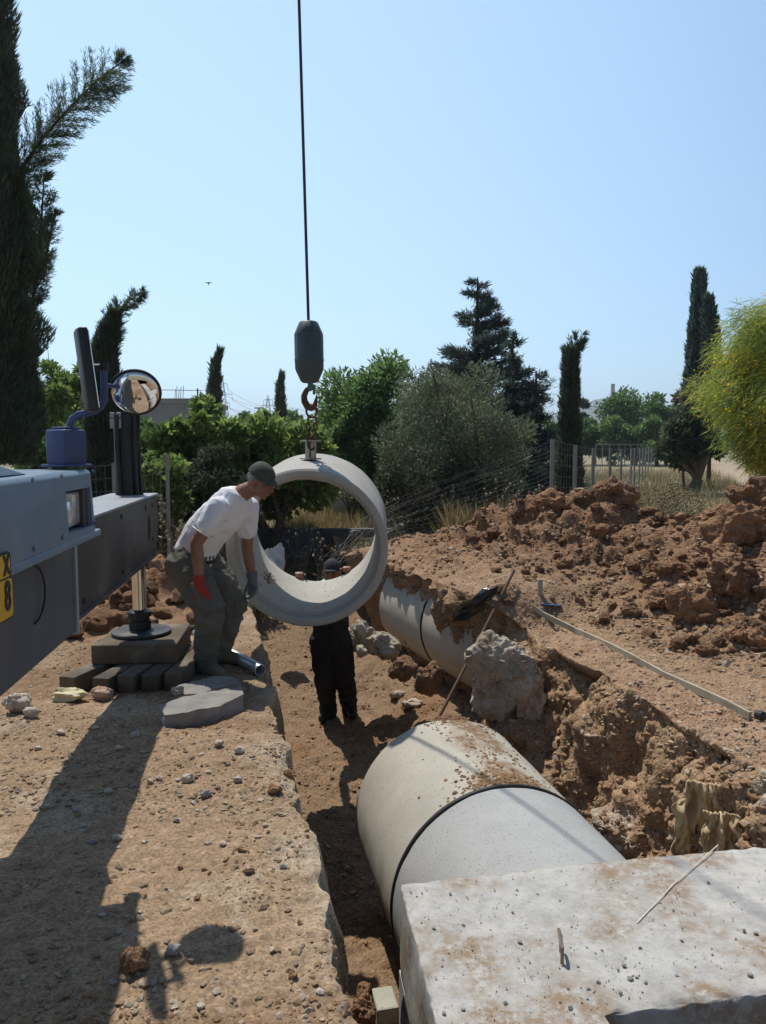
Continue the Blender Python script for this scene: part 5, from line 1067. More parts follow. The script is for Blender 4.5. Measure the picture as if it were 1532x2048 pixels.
M_BOARD = surf('board_grey', (.34, .30, .22), (.46, .41, .31), 7, .8, 0, .4, 50, .003, (.26, .2, .13), 4, (.5, .7))
ln = [(1066, 1216), (1086, 1232), (1150, 1265), (1225, 1303), (1262, 1318), (1330, 1354), (1390, 1384), (1450, 1412), (1500, 1441)]; mb = MB(); top_ = []
for i, (a, b) in enumerate(ln):
    p, n = hit(a, b); p = Vector(p) if p is not None else gz(a, b, 0); top_.append(Vector((p.x, p.y, max(p.z, 0)+.02+.006*math.sin(i*2.1))))
for a, b in zip(top_, top_[1:]):
    pass
V, F_ = [], []; m_ = len(top_)
for i, p in enumerate(top_):
    d_v = (top_[min(i+1, m_-1)]-top_[max(i-1, 0)]).normalized(); s_v = Vector((d_v.y, -d_v.x, 0))
    for a, b in ((-.010, -.035), (.010, -.035), (.010, .014), (-.010, .014)): V.append(tuple(p+s_v*a+Vector((0, 0, b))))
for i in range(m_-1):
    for k in range(4): F_.append((i*4+k, i*4+(k+1) % 4, i*4+4+(k+1) % 4, i*4+4+k))
F_ += [(3, 2, 1, 0), tuple(4*(m_-1)+k for k in range(4))]
me = bpy.data.meshes.new('board'); me.from_pydata(V, [], F_); me.materials.append(M_BOARD); me.update(); tag(link('board', me, None, top_[4]), 'long bent grey board edging the right bank of the trench', 'board')
mb = MB(); q = top_[-1]; mb.lathe([(.02, -.02), (.028, -.015), (.028, .03), (.016, .036)], q+Vector((.03, -.05, .012)), (.3, -.9, .1), 12); tag(mb.obj('pipe_cap', M_BLACK, None, True, origin=q), 'small black cap at the near end of the long board', 'cap')
p, n = hit(1080, 1188); mb = MB(); mb.box(p+Vector((0, 0, .045)), (.045, .03, .19), Matrix.Rotation(.2, 3, 'Z')); tag(mb.obj('wooden_stake', M_BOARD, None, False, .004, origin=p), 'short pale stake standing at the far end of the long board', 'stake')
p, n = hit(1100, 1213); mb = MB(); mb.prism([p+Vector((a, b, .016+.01*math.sin(a*40))) for a, b in ((-.10, -.03), (.0, -.05), (.10, -.03), (.11, .04), (.02, .05), (-.09, .04))], (0, 0, .008)); tag(mb.obj('blue_scrap', surf('scrap_blue', (.03, .06, .16), (.06, .1, .22), 20, .5), None, True, origin=p), 'dark blue plastic scrap on the soil by the board', 'scrap')
def sheet(name, label, cat, P0, du, dv, nu2, nv2, amp, freq, mat, seed, outline=None, th=.004):
    V = []; us = np.linspace(0, 1, nu2); vs = np.linspace(0, 1, nv2); nrm_ = du.cross(dv).normalized()
    G_ = np.array([(a, b) for a in us for b in vs]); ns = fbm(np.c_[G_[:, 0]*freq[0], G_[:, 1]*freq[1], G_[:, 0]*0+seed], 4, seed); rd = .55-np.abs(fbm(np.c_[G_[:, 0]*freq[0]*1.7, G_[:, 1]*freq[1]*1.3, G_[:, 0]*0], 3, seed+5))*1.6
    for (a, b), z, z2 in zip(G_, ns, rd):
        w_ = outline(a) if outline else 1.0; bb = .5+(b-.5)*w_+.04*z; V.append(tuple(P0+du*a+dv*bb+nrm_*(amp*(z+.7*z2))))
    F_ = [(i*nv2+j, i*nv2+j+1, (i+1)*nv2+j+1, (i+1)*nv2+j) for i in range(nu2-1) for j in range(nv2-1)]
    me = bpy.data.meshes.new(name); me.from_pydata(V, [], F_); me.materials.append(mat); me.polygons.foreach_set('use_smooth', [True]*len(F_)); o = link(name, me, None, P0); so = o.modifiers.new('s', 'SOLIDIFY'); so.thickness = th; return tag(o, label, cat)
M_SHEET = surf('black_film', (.008, .008, .009), (.015, .015, .016), 8, .28, 0, .1, spec=.6)
b0_, b1_ = at(958, 1180, hit(965, 1186)[0].y-.10), at(894, 1248, hit(905, 1246)[0].y-.16); sheet('plastic_sheet', 'torn black plastic sheet hanging over the old pipe', 'plastic sheet', b0_, b1_-b0_, Vector((.24, .0, .05)), 26, 16, .03, (2, 5), M_SHEET, 4, lambda a: .55+.5*math.sin(a*3.0))
M_BAG = surf('beige_film', (.50, .36, .19), (.62, .48, .29), 6, .5, 0, .3, 30, .004, (.42, .26, .12), 3, (.5, .7))
for (ax_, ay_, bx2, by2, wv_, lab, sd_) in ((1392, 1560, 1372, 1700, 78, 'wrinkled tan plastic bag hanging from the cut trench face', 3), (1432, 1622, 1430, 1706, 62, 'pale beige bag caught right beside the wrinkled tan one', 8)):
    p0, n0 = hit(ax_+20, ay_); p1, n1 = hit(bx2+20, by2); p1 = p1 if p1 is not None else p0-Vector((0, 0, .3)); n0 = Vector((-.75, -.5, .3)).normalized()
    wm = wv_*(p0-Vector((0, 0, EYE))).length/FOC; sheet('plastic_bag', lab, 'bag', p0+n0*.07-Vector((wm*.5, 0, 0)), Vector((0, 0, -1))*abs(p0.z-p1.z+.12)+(p1-p0)*.35, Vector((wm*1.05, -wm*.35, 0)), 60, 44, .036, (3.4, 6.5), M_BAG, sd_, lambda a: .45+.5*math.sin(.5+a*2.3)+.10*math.sin(a*17+sd_)+.07*math.sin(a*31))
# steel tube on the ground by the man's boots, little block and hoop
M_ZINC = surf('zinc', (.42, .44, .46), (.55, .57, .58), 14, .38, .75, .1, 60, .001, (.36, .34, .32), 5, (.55, .7))
e1 = gz(521, 1341, .045); e0 = gz(392, 1268, .045); dv_ = (e0-e1); mb = MB(); mb.lathe([(.040, 0), (.042, .003), (.042, dv_.length), (.036, dv_.length), (.036, .003), (.038, 0)], e1, dv_, 28, closed=True)
tag(mb.obj('steel_tube', M_ZINC, None, True, origin=e1), 'shiny galvanised tube lying on the ground beside the boots of the man', 'tube')
p = gz(770, 1998, -1.26); mb = MB(); mb.box(p+Vector((0, .0, -.09)), (.115, .17, .20), Matrix.Rotation(R(12), 3, 'Z')); tag(mb.obj('concrete_block', concrete('block_green', (.36, .37, .31), (.46, .46, .39)), None, False, .012, origin=p), 'small greenish block wedged between trench wall and near pipe', 'block')
for px, py, wpx, lab, sd_ in ((728, 1985, 34, 'brown stone wedged left of the small greenish block', 81), (722, 2020, 60, 'brown earth lump at the foot of the trench wall in the bottom foreground', 82)):
    p = gz(px, py, -1.25); rock('stone', lab, 'stone', p, (wpx*.0026, .14, .14), M_CLODD, sd_)
hp_ = gz(356, 1196, .06); t = thing('wire_hoop', 'crumpled green wire hoop on the soil behind the legs of the man', 'wire', hp_); mg = surf('green_wire', (.10, .28, .17), (.14, .34, .22), 12, .5)
mb = MB(); mb.tube([hp_+Vector((.075*math.cos(a), .05*math.sin(a), .05*math.sin(a*1.0)+.01*math.sin(3*a))) for a in np.linspace(0, 6.283, 28)], .006, 6, False); mb.obj('hoop', mg, t, True)
for k in range(3):
    mb = MB(); a = .6+k*.9; mb.tube([hp_+Vector((.07*math.cos(a), .05*math.sin(a), .05*math.sin(a))), hp_+Vector((0, 0, .03)), hp_+Vector((-.07*math.cos(a+.5), -.05*math.sin(a), -.04*math.sin(a)))], .004, 6); mb.obj('wire', mg, t, True)
# ------------------------------------------------------------------ people
M_SKIN = surf('skin_tanned', (.25, .115, .070), (.32, .155, .10), 14, .5, 0, .15, 90, .002, (.36, .15, .10), 6, (.55, .75), .4)
M_TEE = surf('white_cotton', (.78, .78, .80), (.85, .85, .86), 8, .9, 0, .15, 120, .001, (.60, .50, .34), 5.5, (.66, .8), .1)
M_TEE2 = surf('grey_cotton', (.48, .49, .52), (.56, .57, .60), 8, .9, 0, .15, 120, .001)
M_TROU = surf('work_trousers', (.095, .097, .082), (.15, .148, .125), 5, .9, 0, .25, 110, .002, (.17, .145, .11), 4.5, (.58, .8), .1)
M_BLKTR = surf('black_trousers', (.014, .014, .015), (.026, .026, .028), 5, .85, 0, .2, 110, .002)
M_CAP = surf('olive_cap', (.055, .06, .048), (.085, .09, .075), 9, .9, 0, .3, 120, .001)
M_CAP2 = surf('dark_cap', (.02, .022, .028), (.035, .037, .045), 9, .85, 0, .3, 120, .001)
M_RED = surf('red_glove', (.26, .030, .022), (.34, .05, .035), 9, .85, 0, .3, 140, .001)
M_GREYG = surf('grey_glove', (.11, .12, .115), (.17, .18, .17), 9, .85, 0, .3, 140, .001)
M_BOOT = surf('boot_suede', (.14, .105, .075), (.22, .17, .125), 9, .9, 0, .3, 80, .002)
M_HAIR = surf('grey_hair', (.22, .21, .20), (.36, .35, .33), 40, .8, 0, .5, 120, .002)
M_EYE = surf('eye_dark', (.02, .015, .012), (.03, .02, .018), 8, .2)
def ortho(d, n):
    d = d.normalized(); n = (n-d*n.dot(d)).normalized(); return d, n, d.cross(n)
def torso(mb, pts, wid, dep, side, infl=0.0):
    side = side.normalized()
    for a, b, wa, wb, da, db in zip(pts, pts[1:], wid, wid[1:], dep, dep[1:]):
        for k in (-1, -.5, 0, .5, 1):
            f = 1-.12*k*k; mb.cap(a+side*(wa-da)*k, b+side*(wb-db)*k, da*f+infl, db*f+infl, 14)
def hand(mb, w_, d, n, s, L=.185, curl=(.25, .3, .3, .35), infl=0.0, thumb=.7, step=.30):
    """w_ wrist, d pointing direction, n palm side, s thumb side"""
    k = L/.185; offs = (.030, .010, -.010, -.028); lens = (.070, .080, .074, .058)
    for i, (o, fl) in enumerate(zip(offs, lens)):
        kn = w_+d*(.092-.006*abs(i-1.3))*k+s*o*k; mb.cap(w_+s*o*.55*k, kn, .016*k+infl, .0115*k+infl, 10)
        a = curl[i]; p = kn; r = .0095*k+infl
        for q, sl in enumerate((.43, .32, .25)):
            dr = d*math.cos(a)+n*math.sin(a); p2 = p+dr*fl*sl*k; mb.cap(p, p2, r, r*.92, 8); p = p2; r *= .92; a += curl[i]+step
    p = w_+d*.028*k+s*.026*k; a = thumb
    for sl, r in ((.042, .0135), (.034, .011), (.027, .0095)):
        dr = (d*math.cos(a)+s*math.sin(a)+n*.28).normalized(); p2 = p+dr*sl*k; mb.cap(p, p2, r*k+infl, r*.9*k+infl, 8); p = p2; a -= .28
def head_shape(mb, c, f, u, s, k=1.0):
    """f face direction, u up, s the head's right"""
    B = Matrix((s, f, u)).transposed()
    mb.ell(c+u*.028*k-f*.010*k, (.075*k, .093*k, .088*k), B); mb.ell(c-u*.035*k+f*.018*k, (.062*k, .072*k, .072*k), B)     # skull, face
    mb.ell(c-u*.082*k+f*.040*k, (.040*k, .036*k, .030*k), B); mb.ell(c-u*.098*k+f*.066*k, (.020*k, .018*k, .017*k), B)     # jaw, chin
    for q in (-1, 1):
        mb.ell(c+s*q*.048*k-u*.062*k+f*.008*k, (.020*k, .045*k, .028*k), B); mb.ell(c+s*q*.037*k-u*.028*k+f*.070*k, (.022*k, .020*k, .017*k), B)   # jaw corner, cheek
        mb.ell(c+s*q*.080*k-u*.018*k-f*.004*k, (.010*k, .022*k, .033*k), B @ Matrix.Rotation(.25*q, 3, 'Z'))               # ear
    mb.ell(c+u*.018*k+f*.080*k, (.050*k, .016*k, .012*k), B)                                                              # brow
    mb.cap(c+u*.006*k+f*.086*k, c-u*.034*k+f*.112*k, .010*k, .0135*k, 10); mb.ell(c-u*.036*k+f*.100*k, (.018*k, .014*k, .011*k), B)   # nose
    mb.ell(c-u*.063*k+f*.086*k, (.024*k, .013*k, .007*k), B); mb.ell(c-u*.074*k+f*.083*k, (.021*k, .012*k, .007*k), B)     # lips
def cap_mesh(c, f, u, s, k, mat, parent, brim_drop=.35):
    B = Matrix((s, f, u)).transposed(); mb = MB()
    mb.ell(c+u*.030*k-f*.010*k, (.085*k, .104*k, .098*k), B, 4); geo = mb.b.verts[:]+mb.b.edges[:]+mb.b.faces[:]
    bmesh.ops.bisect_plane(mb.b, geom=geo, plane_co=c+u*.028*k, plane_no=(u+f*.16).normalized(), clear_inner=True)
    me = mb.mesh('crown', mat, True); rumple(me, .004*k, 22, 4); o = link('cap', me, parent); sol = o.modifiers.new('s', 'SOLIDIFY'); sol.thickness = .004; sol.offset = -1
    V, F_ = [], []; nr, na = 5, 13
    for i in range(nr):
        for j in range(na):
            a = R(-78+156*j/(na-1)); t = i/(nr-1); rx, ry = .080*k, (.086+.070*t*math.cos(a)**.8)*k
            p = c+u*(.036-.030*t*t*math.cos(a)*brim_drop*2-.016*t*math.sin(a)**2)*k+s*math.sin(a)*(rx+.004*t*k)+f*(math.cos(a)*ry-.004*k); V.append(tuple(p))
    F_ = [(i*na+j, i*na+j+1, (i+1)*na+j+1, (i+1)*na+j) for i in range(nr-1) for j in range(na-1)]
    bm2 = bpy.data.meshes.new('brim'); bm2.from_pydata(V, [], F_); bm2.materials.append(mat); bm2.polygons.foreach_set('use_smooth', [True]*len(F_)); b = link('brim', bm2, o); b.location = (0, 0, 0)
    bm2.transform(Matrix.Translation(wloc(parent)-wloc(o))) if False else None
    q = b.modifiers.new('s', 'SOLIDIFY'); q.thickness = .005; return o
# ---- the man in the white shirt
pd = lambda px, py, d: at(px, py, d)
man = thing('person', 'man in white T-shirt, olive cap and grey cargo trousers bending beside the hanging pipe', 'person', gz(415, 1352, 0))
shR, shL = pd(437, 1016, 5.20), pd(496, 1016, 5.57); elR, elL = pd(393, 1086, 5.16), pd(494, 1098, 5.62); wrR, wrL = pd(399, 1166, 5.10), pd(505, 1156, 5.56)
hipR, hipL = pd(376, 1132, 5.30), pd(414, 1128, 5.54); knR, knL = pd(420, 1232, 5.16), pd(470, 1208, 5.52); anR, anL = pd(409, 1336, 5.30), pd(436, 1312, 5.60)
anR.z, anL.z = max(anR.z, .09), max(anL.z, .09)
S_ = (shR-shL).normalized(); tp = [pd(386, 1128, 5.42), pd(390, 1100, 5.42), pd(417, 1060, 5.41), pd(446, 1030, 5.40), pd(466, 1004, 5.39)]; tw = [.165, .160, .168, .182, .165]; td_ = [.120, .112, .118, .122, .095]
nk = pd(486, 985, 5.37); hd = pd(522, 961, 5.34); ff = Vector((.80, -.42, -.36)).normalized(); hu = Vector((.30, -.10, .95)); hu = (hu-ff*hu.dot(ff)).normalized(); hs = ff.cross(hu)
fdR = (pd(397, 1222, 5.08)-wrR).normalized(); fdL = (pd(508, 1214, 5.50)-wrL).normalized()
dR, nR, sR = ortho(fdR, Vector((.3, .95, .1))); dL, nL, sL = ortho(fdL, Vector((-.5, -.8, .1)))
body = MB(); torso(body, tp, tw, td_, S_); body.cap(tp[-1], nk, .085, .062); body.cap(nk, hd-hu*.05-ff*.015, .060, .056); head_shape(body, hd, ff, hu, hs)
for sh, el, wr, dd, nn_, ss in ((shR, elR, wrR, dR, nR, sR), (shL, elL, wrL, dL, nL, sL)):
    body.chain([tp[-2].lerp(sh, .7), sh, sh.lerp(el, .5), el, el.lerp(wr, .35), wr], [.07, .062, .053, .042, .043, .028]); hand(body, wr, dd, nn_, ss)
for hp, kn, an, td2 in ((hipR, knR, anR, Vector((.75, -.66, 0))), (hipL, knL, anL, Vector((.92, -.40, 0)))):
    body.chain([hp, hp.lerp(kn, .5), kn, kn.lerp(an, .35), an], [.095, .080, .060, .060, .040]); body.cap(an-Vector((0, 0, .03)), an+td2*.14-Vector((0, 0, .055)), .036, .030)
link('body', remeshed(body, 'body', M_SKIN, .0058, 3), man)
sh_ = MB(); torso(sh_, [tp[0].lerp(tp[1], .45)]+tp[1:], [tw[0]]+tw[1:], [td_[0]]+td_[1:], S_, .021); sh_.cap(tp[-1], tp[-1].lerp(nk, .55), .098, .078)
for sh, el in ((shR, elR), (shL, elL)): sh_.chain([tp[-2].lerp(sh, .6), sh, sh.lerp(el, .52)], [.092, .082, .078])
me = remeshed(sh_, 'shirt', M_TEE, .009, 5); rumple(me, .007, 8, 3, 3, (1, 1, .7)); rumple(me, .0045, 19, 7, 3, (1, 1, .5), True); shirt = link('shirt', me, man)
me = MB(); me.lathe([(.079, -.004), (.083, 0), (.079, .006), (.075, .0)], shR.lerp(elR, .52)+(elR-shR).normalized()*.050, (elR-shR), 24, closed=True); me.obj('sleeve_hem', M_TEE, shirt, True)
tr_ = MB(); torso(tr_, [tp[0]-Vector((0, 0, .03)), tp[0].lerp(tp[1], .75)], [.172, .165], [.128, .120], S_, .012)
for hp, kn, an in ((hipR, knR, anR), (hipL, knL, anL)):
    back = Vector((-.5, .25, 0)).normalized(); tr_.chain([hp+back*.03, hp.lerp(kn, .45), kn, kn.lerp(an, .4), an.lerp(kn, .02)-Vector((0, 0, .035))], [.138, .122, .098, .090, .078])
me = remeshed(tr_, 'trousers', M_TROU, .010, 5); rumple(me, .013, 7, 11, 4, (1, 1, 1.5), True); rumple(me, .005, 22, 15, 3); trou = link('trousers', me, man)
pk = MB(); pa, pb_ = hipR.lerp(knR, .50), hipR.lerp(knR, 1.02); out_ = Vector((.50, -.86, 0)).normalized(); dk = (pb_-pa).normalized(); dk, on, sn = ortho(dk, out_)
pk.hexa([pa+on*.075+sn*-.02-sn*.085, pb_+on*.060-sn*.10, pb_+on*.060+sn*.065, pa+on*.075+sn*.065, pa+on*.150-sn*.085, pb_+on*.130-sn*.10, pb_+on*.130+sn*.065, pa+on*.150+sn*.065])
pm = remeshed(pk, 'cargo_pocket', M_TROU, .006, 5); rumple(pm, .005, 20, 5); link('cargo_pocket', pm, trou)
fp = MB(); pf0 = hipR.lerp(knR, .44); fp.hexa([pf0+on*.078-sn*.09, pf0+dk*.075+on*.085-sn*.092, pf0+dk*.075+on*.085+sn*.07, pf0+on*.078+sn*.07, pf0+on*.155-sn*.09, pf0+dk*.075+on*.162-sn*.092, pf0+dk*.075+on*.162+sn*.07, pf0+on*.155+sn*.07]); link('pocket_flap', remeshed(fp, 'pocket_flap', M_TROU, .006, 4), trou)
for an, td2 in ((anR, Vector((.75, -.66, 0))), (anL, Vector((.92, -.40, 0)))):
    bt = MB(); g = Vector((an.x, an.y, .04)); bt.cap(an+Vector((0, 0, .04)), g+Vector((0, 0, .01)), .058, .052); bt.cap(g-td2*.04+Vector((0, 0, .008)), g+td2*.165+Vector((0, 0, .006)), .046, .044); bt.cap(g+td2*.05+Vector((0, 0, .03)), g+td2*.14+Vector((0, 0, .016)), .045, .042)
    boot = link('boot', remeshed(bt, 'boot', M_BOOT, .007, 4), man); so_ = MB(); sv = Vector((td2.y, -td2.x, 0)); so_.prism([g+td2*a+sv*b+Vector((0, 0, -.042)) for a, b in ((-.085, -.03), (-.085, .03), (0, .042), (.12, .050), (.19, .035), (.212, 0), (.19, -.035), (.12, -.050), (0, -.042))], (0, 0, .024)); so_.obj('sole', M_BLACK, boot, False, .005)
for nm_, wr, el, dd, nn_, ss, mt in (('glove', wrR, elR, dR, nR, sR, M_RED), ('glove', wrL, elL, dL, nL, sL, M_GREYG)):
    gm_ = MB(); hand(gm_, wr, dd, nn_, ss, .192, infl=.0045); gm_.cap(wr+(el-wr).normalized()*.03, wr+dd*.03, .037, .036); go = link(nm_, remeshed(gm_, nm_, mt, .0048, 2), man)
    cu_ = MB(); ax_ = (wr-el).normalized(); cu_.lathe([(.040, -.045), (.043, -.043), (.041, -.02), (.038, .0), (.036, -.02), (.038, -.043)], wr, ax_, 20, closed=True); cu_.obj('cuff', M_GREYG if mt is M_GREYG else M_RED, go, True)
cap_mesh(hd, ff, hu, hs, 1.0, M_CAP, man)
hm = MB(); B_ = Matrix((hs, ff, hu)).transposed()
for q in (-1, 1): hm.ell(hd+hs*q*.070+hu*.004-ff*.030, (.012, .034, .030), B_)
hm.ell(hd-ff*.085+hu*.000, (.055, .018, .040), B_); link('hair', remeshed(hm, 'hair', M_HAIR, .005, 2), man)
for q in (-1, 1):
    e_ = MB(); e_.ell(hd+hs*q*.031+ff*.083+hu*.001, (.012, .006, .006), B_, 2); e_.obj('eye', M_EYE, man, True)
bl = MB(); ring_ = [tp[1]+S_*math.cos(a)*.180+(ff-S_*ff.dot(S_)).normalized()*math.sin(a)*.138+Vector((0, 0, -.028)) for a in np.linspace(0, 6.283, 30)[:-1]]
bl.tube(ring_+[ring_[0]], .014, 6, False); bl.obj('belt', M_BLACK, trou, True)
# ---- the worker down in the trench
wk = thing('person', 'worker in black trousers and dark cap standing in the trench behind the hanging pipe', 'person', Vector((at(676, 1438, 7.95).x, 7.9, floor_z(5.8))))
fz = lambda p: gh(p.x, p.y, -.2)
a2L, a2R = at(657, 1430, 7.92), at(699, 1428, 7.98); a2L.z = fz(a2L)+.085; a2R.z = fz(a2R)+.085
h2L, h2R = at(643, 1282, 7.74), at(680, 1282, 7.74); k2L, k2R = at(648, 1350, 7.76), at(689, 1350, 7.80)
p2 = [at(662, 1272, 7.74), at(662, 1238, 7.72), at(663, 1210, 7.62), at(665, 1190, 7.48), at(666, 1178, 7.40)]; s2 = Vector((-1, .05, 0)).normalized(); w2_ = [.165, .155, .165, .185, .165]; e2 = [.115, .11, .12, .12, .095]
sh2 = (at(632, 1188, 7.42), at(700, 1188, 7.42)); el2 = (at(612, 1200, 7.12), at(716, 1196, 7.15)); hg2 = [on_pipe(RA, RD, ri-.012, R(180)+R(a), RL+.0)[0] for a in (17, -29)]
wr2 = [hg2[0]+Vector((-.01, .065, .01)), hg2[1]+Vector((.02, .065, .02))]
h2 = at(664, 1144, 7.10); f2 = Vector((-.10, -.99, .02)).normalized(); u2_ = Vector((0, .02, 1)); u2_ = (u2_-f2*u2_.dot(f2)).normalized(); r2 = f2.cross(u2_)
body = MB(); torso(body, p2, w2_, e2, s2); body.cap(p2[-1], h2-u2_*.06-f2*.02, .075, .058); head_shape(body, h2, f2, u2_, r2)
for sh, el, wr, sg in ((sh2[0], el2[0], wr2[0], 1), (sh2[1], el2[1], wr2[1], -1)):
    body.chain([p2[-2].lerp(sh, .7), sh, sh.lerp(el, .5), el, el.lerp(wr, .4), wr], [.068, .060, .050, .040, .040, .028])
    d2_, n2_, s2_ = ortho(Vector((0, -.9, .42)), Vector((0, -.4, -.9))); hand(body, wr-d2_*.02, d2_, n2_, Vector((sg, 0, 0)), .18, (.55, .6, .6, .65), 0, .6, .5)
for hp, kn, an in ((h2L, k2L, a2L), (h2R, k2R, a2R)):
    body.chain([hp, hp.lerp(kn, .5), kn, kn.lerp(an, .35), an], [.090, .078, .058, .056, .040]); body.cap(an-Vector((0, 0, .03)), an+Vector((.03*(1 if an is a2R else -1), -.11, -.050)), .032, .026)
link('body', remeshed(body, 'body', M_SKIN, .0062, 3), wk)
tr_ = MB(); torso(tr_, [p2[0]-Vector((0, 0, .04)), p2[1], p2[2]], [.18, .175, .175], [.125, .125, .125], s2, .020)
for hp, kn, an in ((h2L, k2L, a2L), (h2R, k2R, a2R)): tr_.chain([hp, hp.lerp(kn, .5), kn, kn.lerp(an, .5), an-Vector((0, 0, .03))], [.125, .118, .108, .098, .088])
me = remeshed(tr_, 'trousers', M_BLKTR, .011, 5); rumple(me, .014, 7, 31, 4, (1, 1, 1.6), True); link('trousers', me, wk)
sh_ = MB(); torso(sh_, [p2[1].lerp(p2[2], .6)]+p2[2:], w2_[1:], e2[1:], s2, .014); sh_.cap(p2[-1], p2[-1].lerp(h2, .3), .09, .075)
for sh, el in zip(sh2, el2): sh_.chain([p2[-2].lerp(sh, .6), sh, sh.lerp(el, .6)], [.085, .075, .068])
me = remeshed(sh_, 'shirt', M_TEE2, .010, 5); rumple(me, .007, 9, 33, 4); link('shirt', me, wk)
for an in (a2L, a2R):
    sg = -1 if an is a2L else 1; td2 = Vector((.30*sg, -.95, 0)).normalized(); g = Vector((an.x, an.y, an.z-.045)); bt = MB(); bt.cap(an+Vector((0, 0, .03)), g+Vector((0, 0, .01)), .055, .05); bt.cap(g-td2*.04+Vector((0, 0, .006)), g+td2*.17, .050, .046); bt.cap(g+td2*.04+Vector((0, 0, .03)), g+td2*.13+Vector((0, 0, .02)), .046, .042); link('shoe', remeshed(bt, 'shoe', M_BLACK, .008, 3), wk)
cap_mesh(h2, f2, u2_, r2, 1.0, M_CAP2, wk, .15)
hm = MB(); B2_ = Matrix((r2, f2, u2_)).transposed()
for q in (-1, 1):
    hm.ell(h2+r2*q*.070+u2_*.004-f2*.030, (.012, .034, .032), B2_)
    e_ = MB(); e_.ell(h2+r2*q*.031+f2*.084+u2_*.001, (.012, .006, .006), B2_, 2); e_.obj('eye', M_EYE, wk, True)
hm.ell(h2-f2*.085, (.055, .018, .040), B2_); link('hair', remeshed(hm, 'hair', M_HAIR, .006, 2), wk)
# ------------------------------------------------------------------ fences, walls, building, pylons, hill
M_POST = surf('galvanised_post', (.22, .22, .225), (.32, .32, .32), 8, .6, .4, .2, 60, .002, (.24, .16, .11), 4, (.6, .8))
M_WIRE = surf('fence_wire', (.20, .20, .20), (.28, .28, .28), 8, .5, .6, 0)
def post(parent, p, h, lean=0.0):
    mb = MB(); t_ = Vector((lean, 0, h)); a = .024; P_ = [(-a, -a), (a, -a), (a, -a+.012), (-a+.012, -a+.012), (-a+.012, a), (-a, a)]
    mb.prism([Vector(p)+Vector((x, y, -.1)) for x, y in P_], t_+Vector((0, 0, .1))); mb.obj('post', M_POST, parent)
def wires(parent, pts_top, h, rows, cols_per, r, sag=.02, name='wire_mesh'):
    mb = MB()
    for k in range(rows):
        f = k/(rows-1); line = []
        for a, b in zip(pts_top, pts_top[1:]):
            for q in range(4): t = q/4; line.append(a.lerp(b, t)-Vector((0, 0, f*h+sag*4*t*(1-t)*(1-f))))
        line.append(pts_top[-1]-Vector((0, 0, f*h))); mb.tube(line, r, 4, False)
    for a, b in zip(pts_top, pts_top[1:]):
        for q in range(cols_per): t = q/cols_per; p = a.lerp(b, t); mb.tube([p-Vector((0, 0, sag*4*t*(1-t))), p-Vector((0, 0, h))], r*.8, 3, False)
    return mb.obj(name, M_WIRE, parent)
fp_ = [(1105, 878, 11.0), (1151, 890, 12.2), (1187, 896, 13.4), (1221, 897, 17.5), (1243, 898, 20), (1263, 897, 24), (1270, 896, 27), (1280, 895, 31), (1286, 895, 35), (1292, 895, 40), (1298, 894, 45), (1304, 894, 51), (1310, 894, 58)]
fr = thing('wire_fence', 'line of grey metal posts with wire mesh running away behind the spoil heap', 'fence', (tx(1105, 11), 11, 0)); tops = []
for px, py, d in fp_:
    p = at(px, py, d); tops.append(p.copy()); post(fr, (p.x, p.y, 0), p.z)
wires(fr, tops, 1.35, 9, 8, .0028)
f3 = thing('wire_fence', 'low far fence of thin posts crossing the path in the distance', 'fence', (tx(1190, 60), 60, 0)); tops = []
for px in (1192, 1205, 1219, 1238, 1250, 1262, 1275, 1288, 1302): p = at(px, 889, 62); tops.append(p); post(f3, (p.x, p.y, 0), p.z)
mb = MB(); mb.tube([tops[0], tops[-1]], .035, 5); mb.obj('rail', M_POST, f3)
fl2 = thing('wire_fence', 'wire fence with a grey post between the truck and the fig trees', 'fence', (tx(335, 9.8), 9.8, 0)); tops = []
for px, py, d in ((-60, 925, 10.6), (100, 926, 10.3), (228, 926, 10.0), (335, 911, 9.8)): p = at(px, py, d); tops.append(p.copy()); post(fl2, (p.x, p.y, gh(p.x, p.y) if d < 10 else 0), p.z-.0)
wires(fl2, [t-Vector((0, 0, .02)) for t in tops], 1.2, 8, 7, .0032, .03)
# torn mesh hanging from the first post down to the cut end above the trench worker
torn = thing('torn_mesh', 'torn wire mesh sagging from the first fence post down towards the trench', 'wire mesh', at(900, 1000, 10.8)); st = []
e_end = at(662, 1128, 9.3)
for k in range(13):
    r_ = random.Random(k); s_ = at(1104, 884+k*8.5, 11.0); m1 = at(950+r_.uniform(-8, 8), 935+k*9.0, 11.0); m2 = at(800+r_.uniform(-10, 10), 992+k*6.5, 10.6); m3 = at(735+r_.uniform(-14, 14), 1040+k*5+r_.uniform(-12, 12), 10.0); e2_ = e_end+Vector((r_.uniform(-.10, .10), r_.uniform(-.1, .1), r_.uniform(-.08, .10)))
    P_ = [s_, m1, m2, m3, e2_]; pts_ = []
    for i in range(4):
        a, b, c, d = P_[max(i-1, 0)], P_[i], P_[i+1], P_[min(i+2, 4)]
        for t in np.linspace(0, 1, 9)[:-1]: pts_.append(.5*((2*b)+(c-a)*t+(2*a-5*b+4*c-d)*t*t+(3*b-a-3*c+d)*t**3)+Vector((0, 0, .012*math.sin(t*12+k))))
    pts_.append(e2_); st.append(pts_); mb = MB(); mb.tube(pts_, .0020, 4, False); mb.obj('strand', M_WIRE, torn)
mb = MB()
for i in range(1, 27, 1): mb.tube([s[i] for s in st], .0014, 3, False)
mb.obj('cross_wires', M_WIRE, torn)
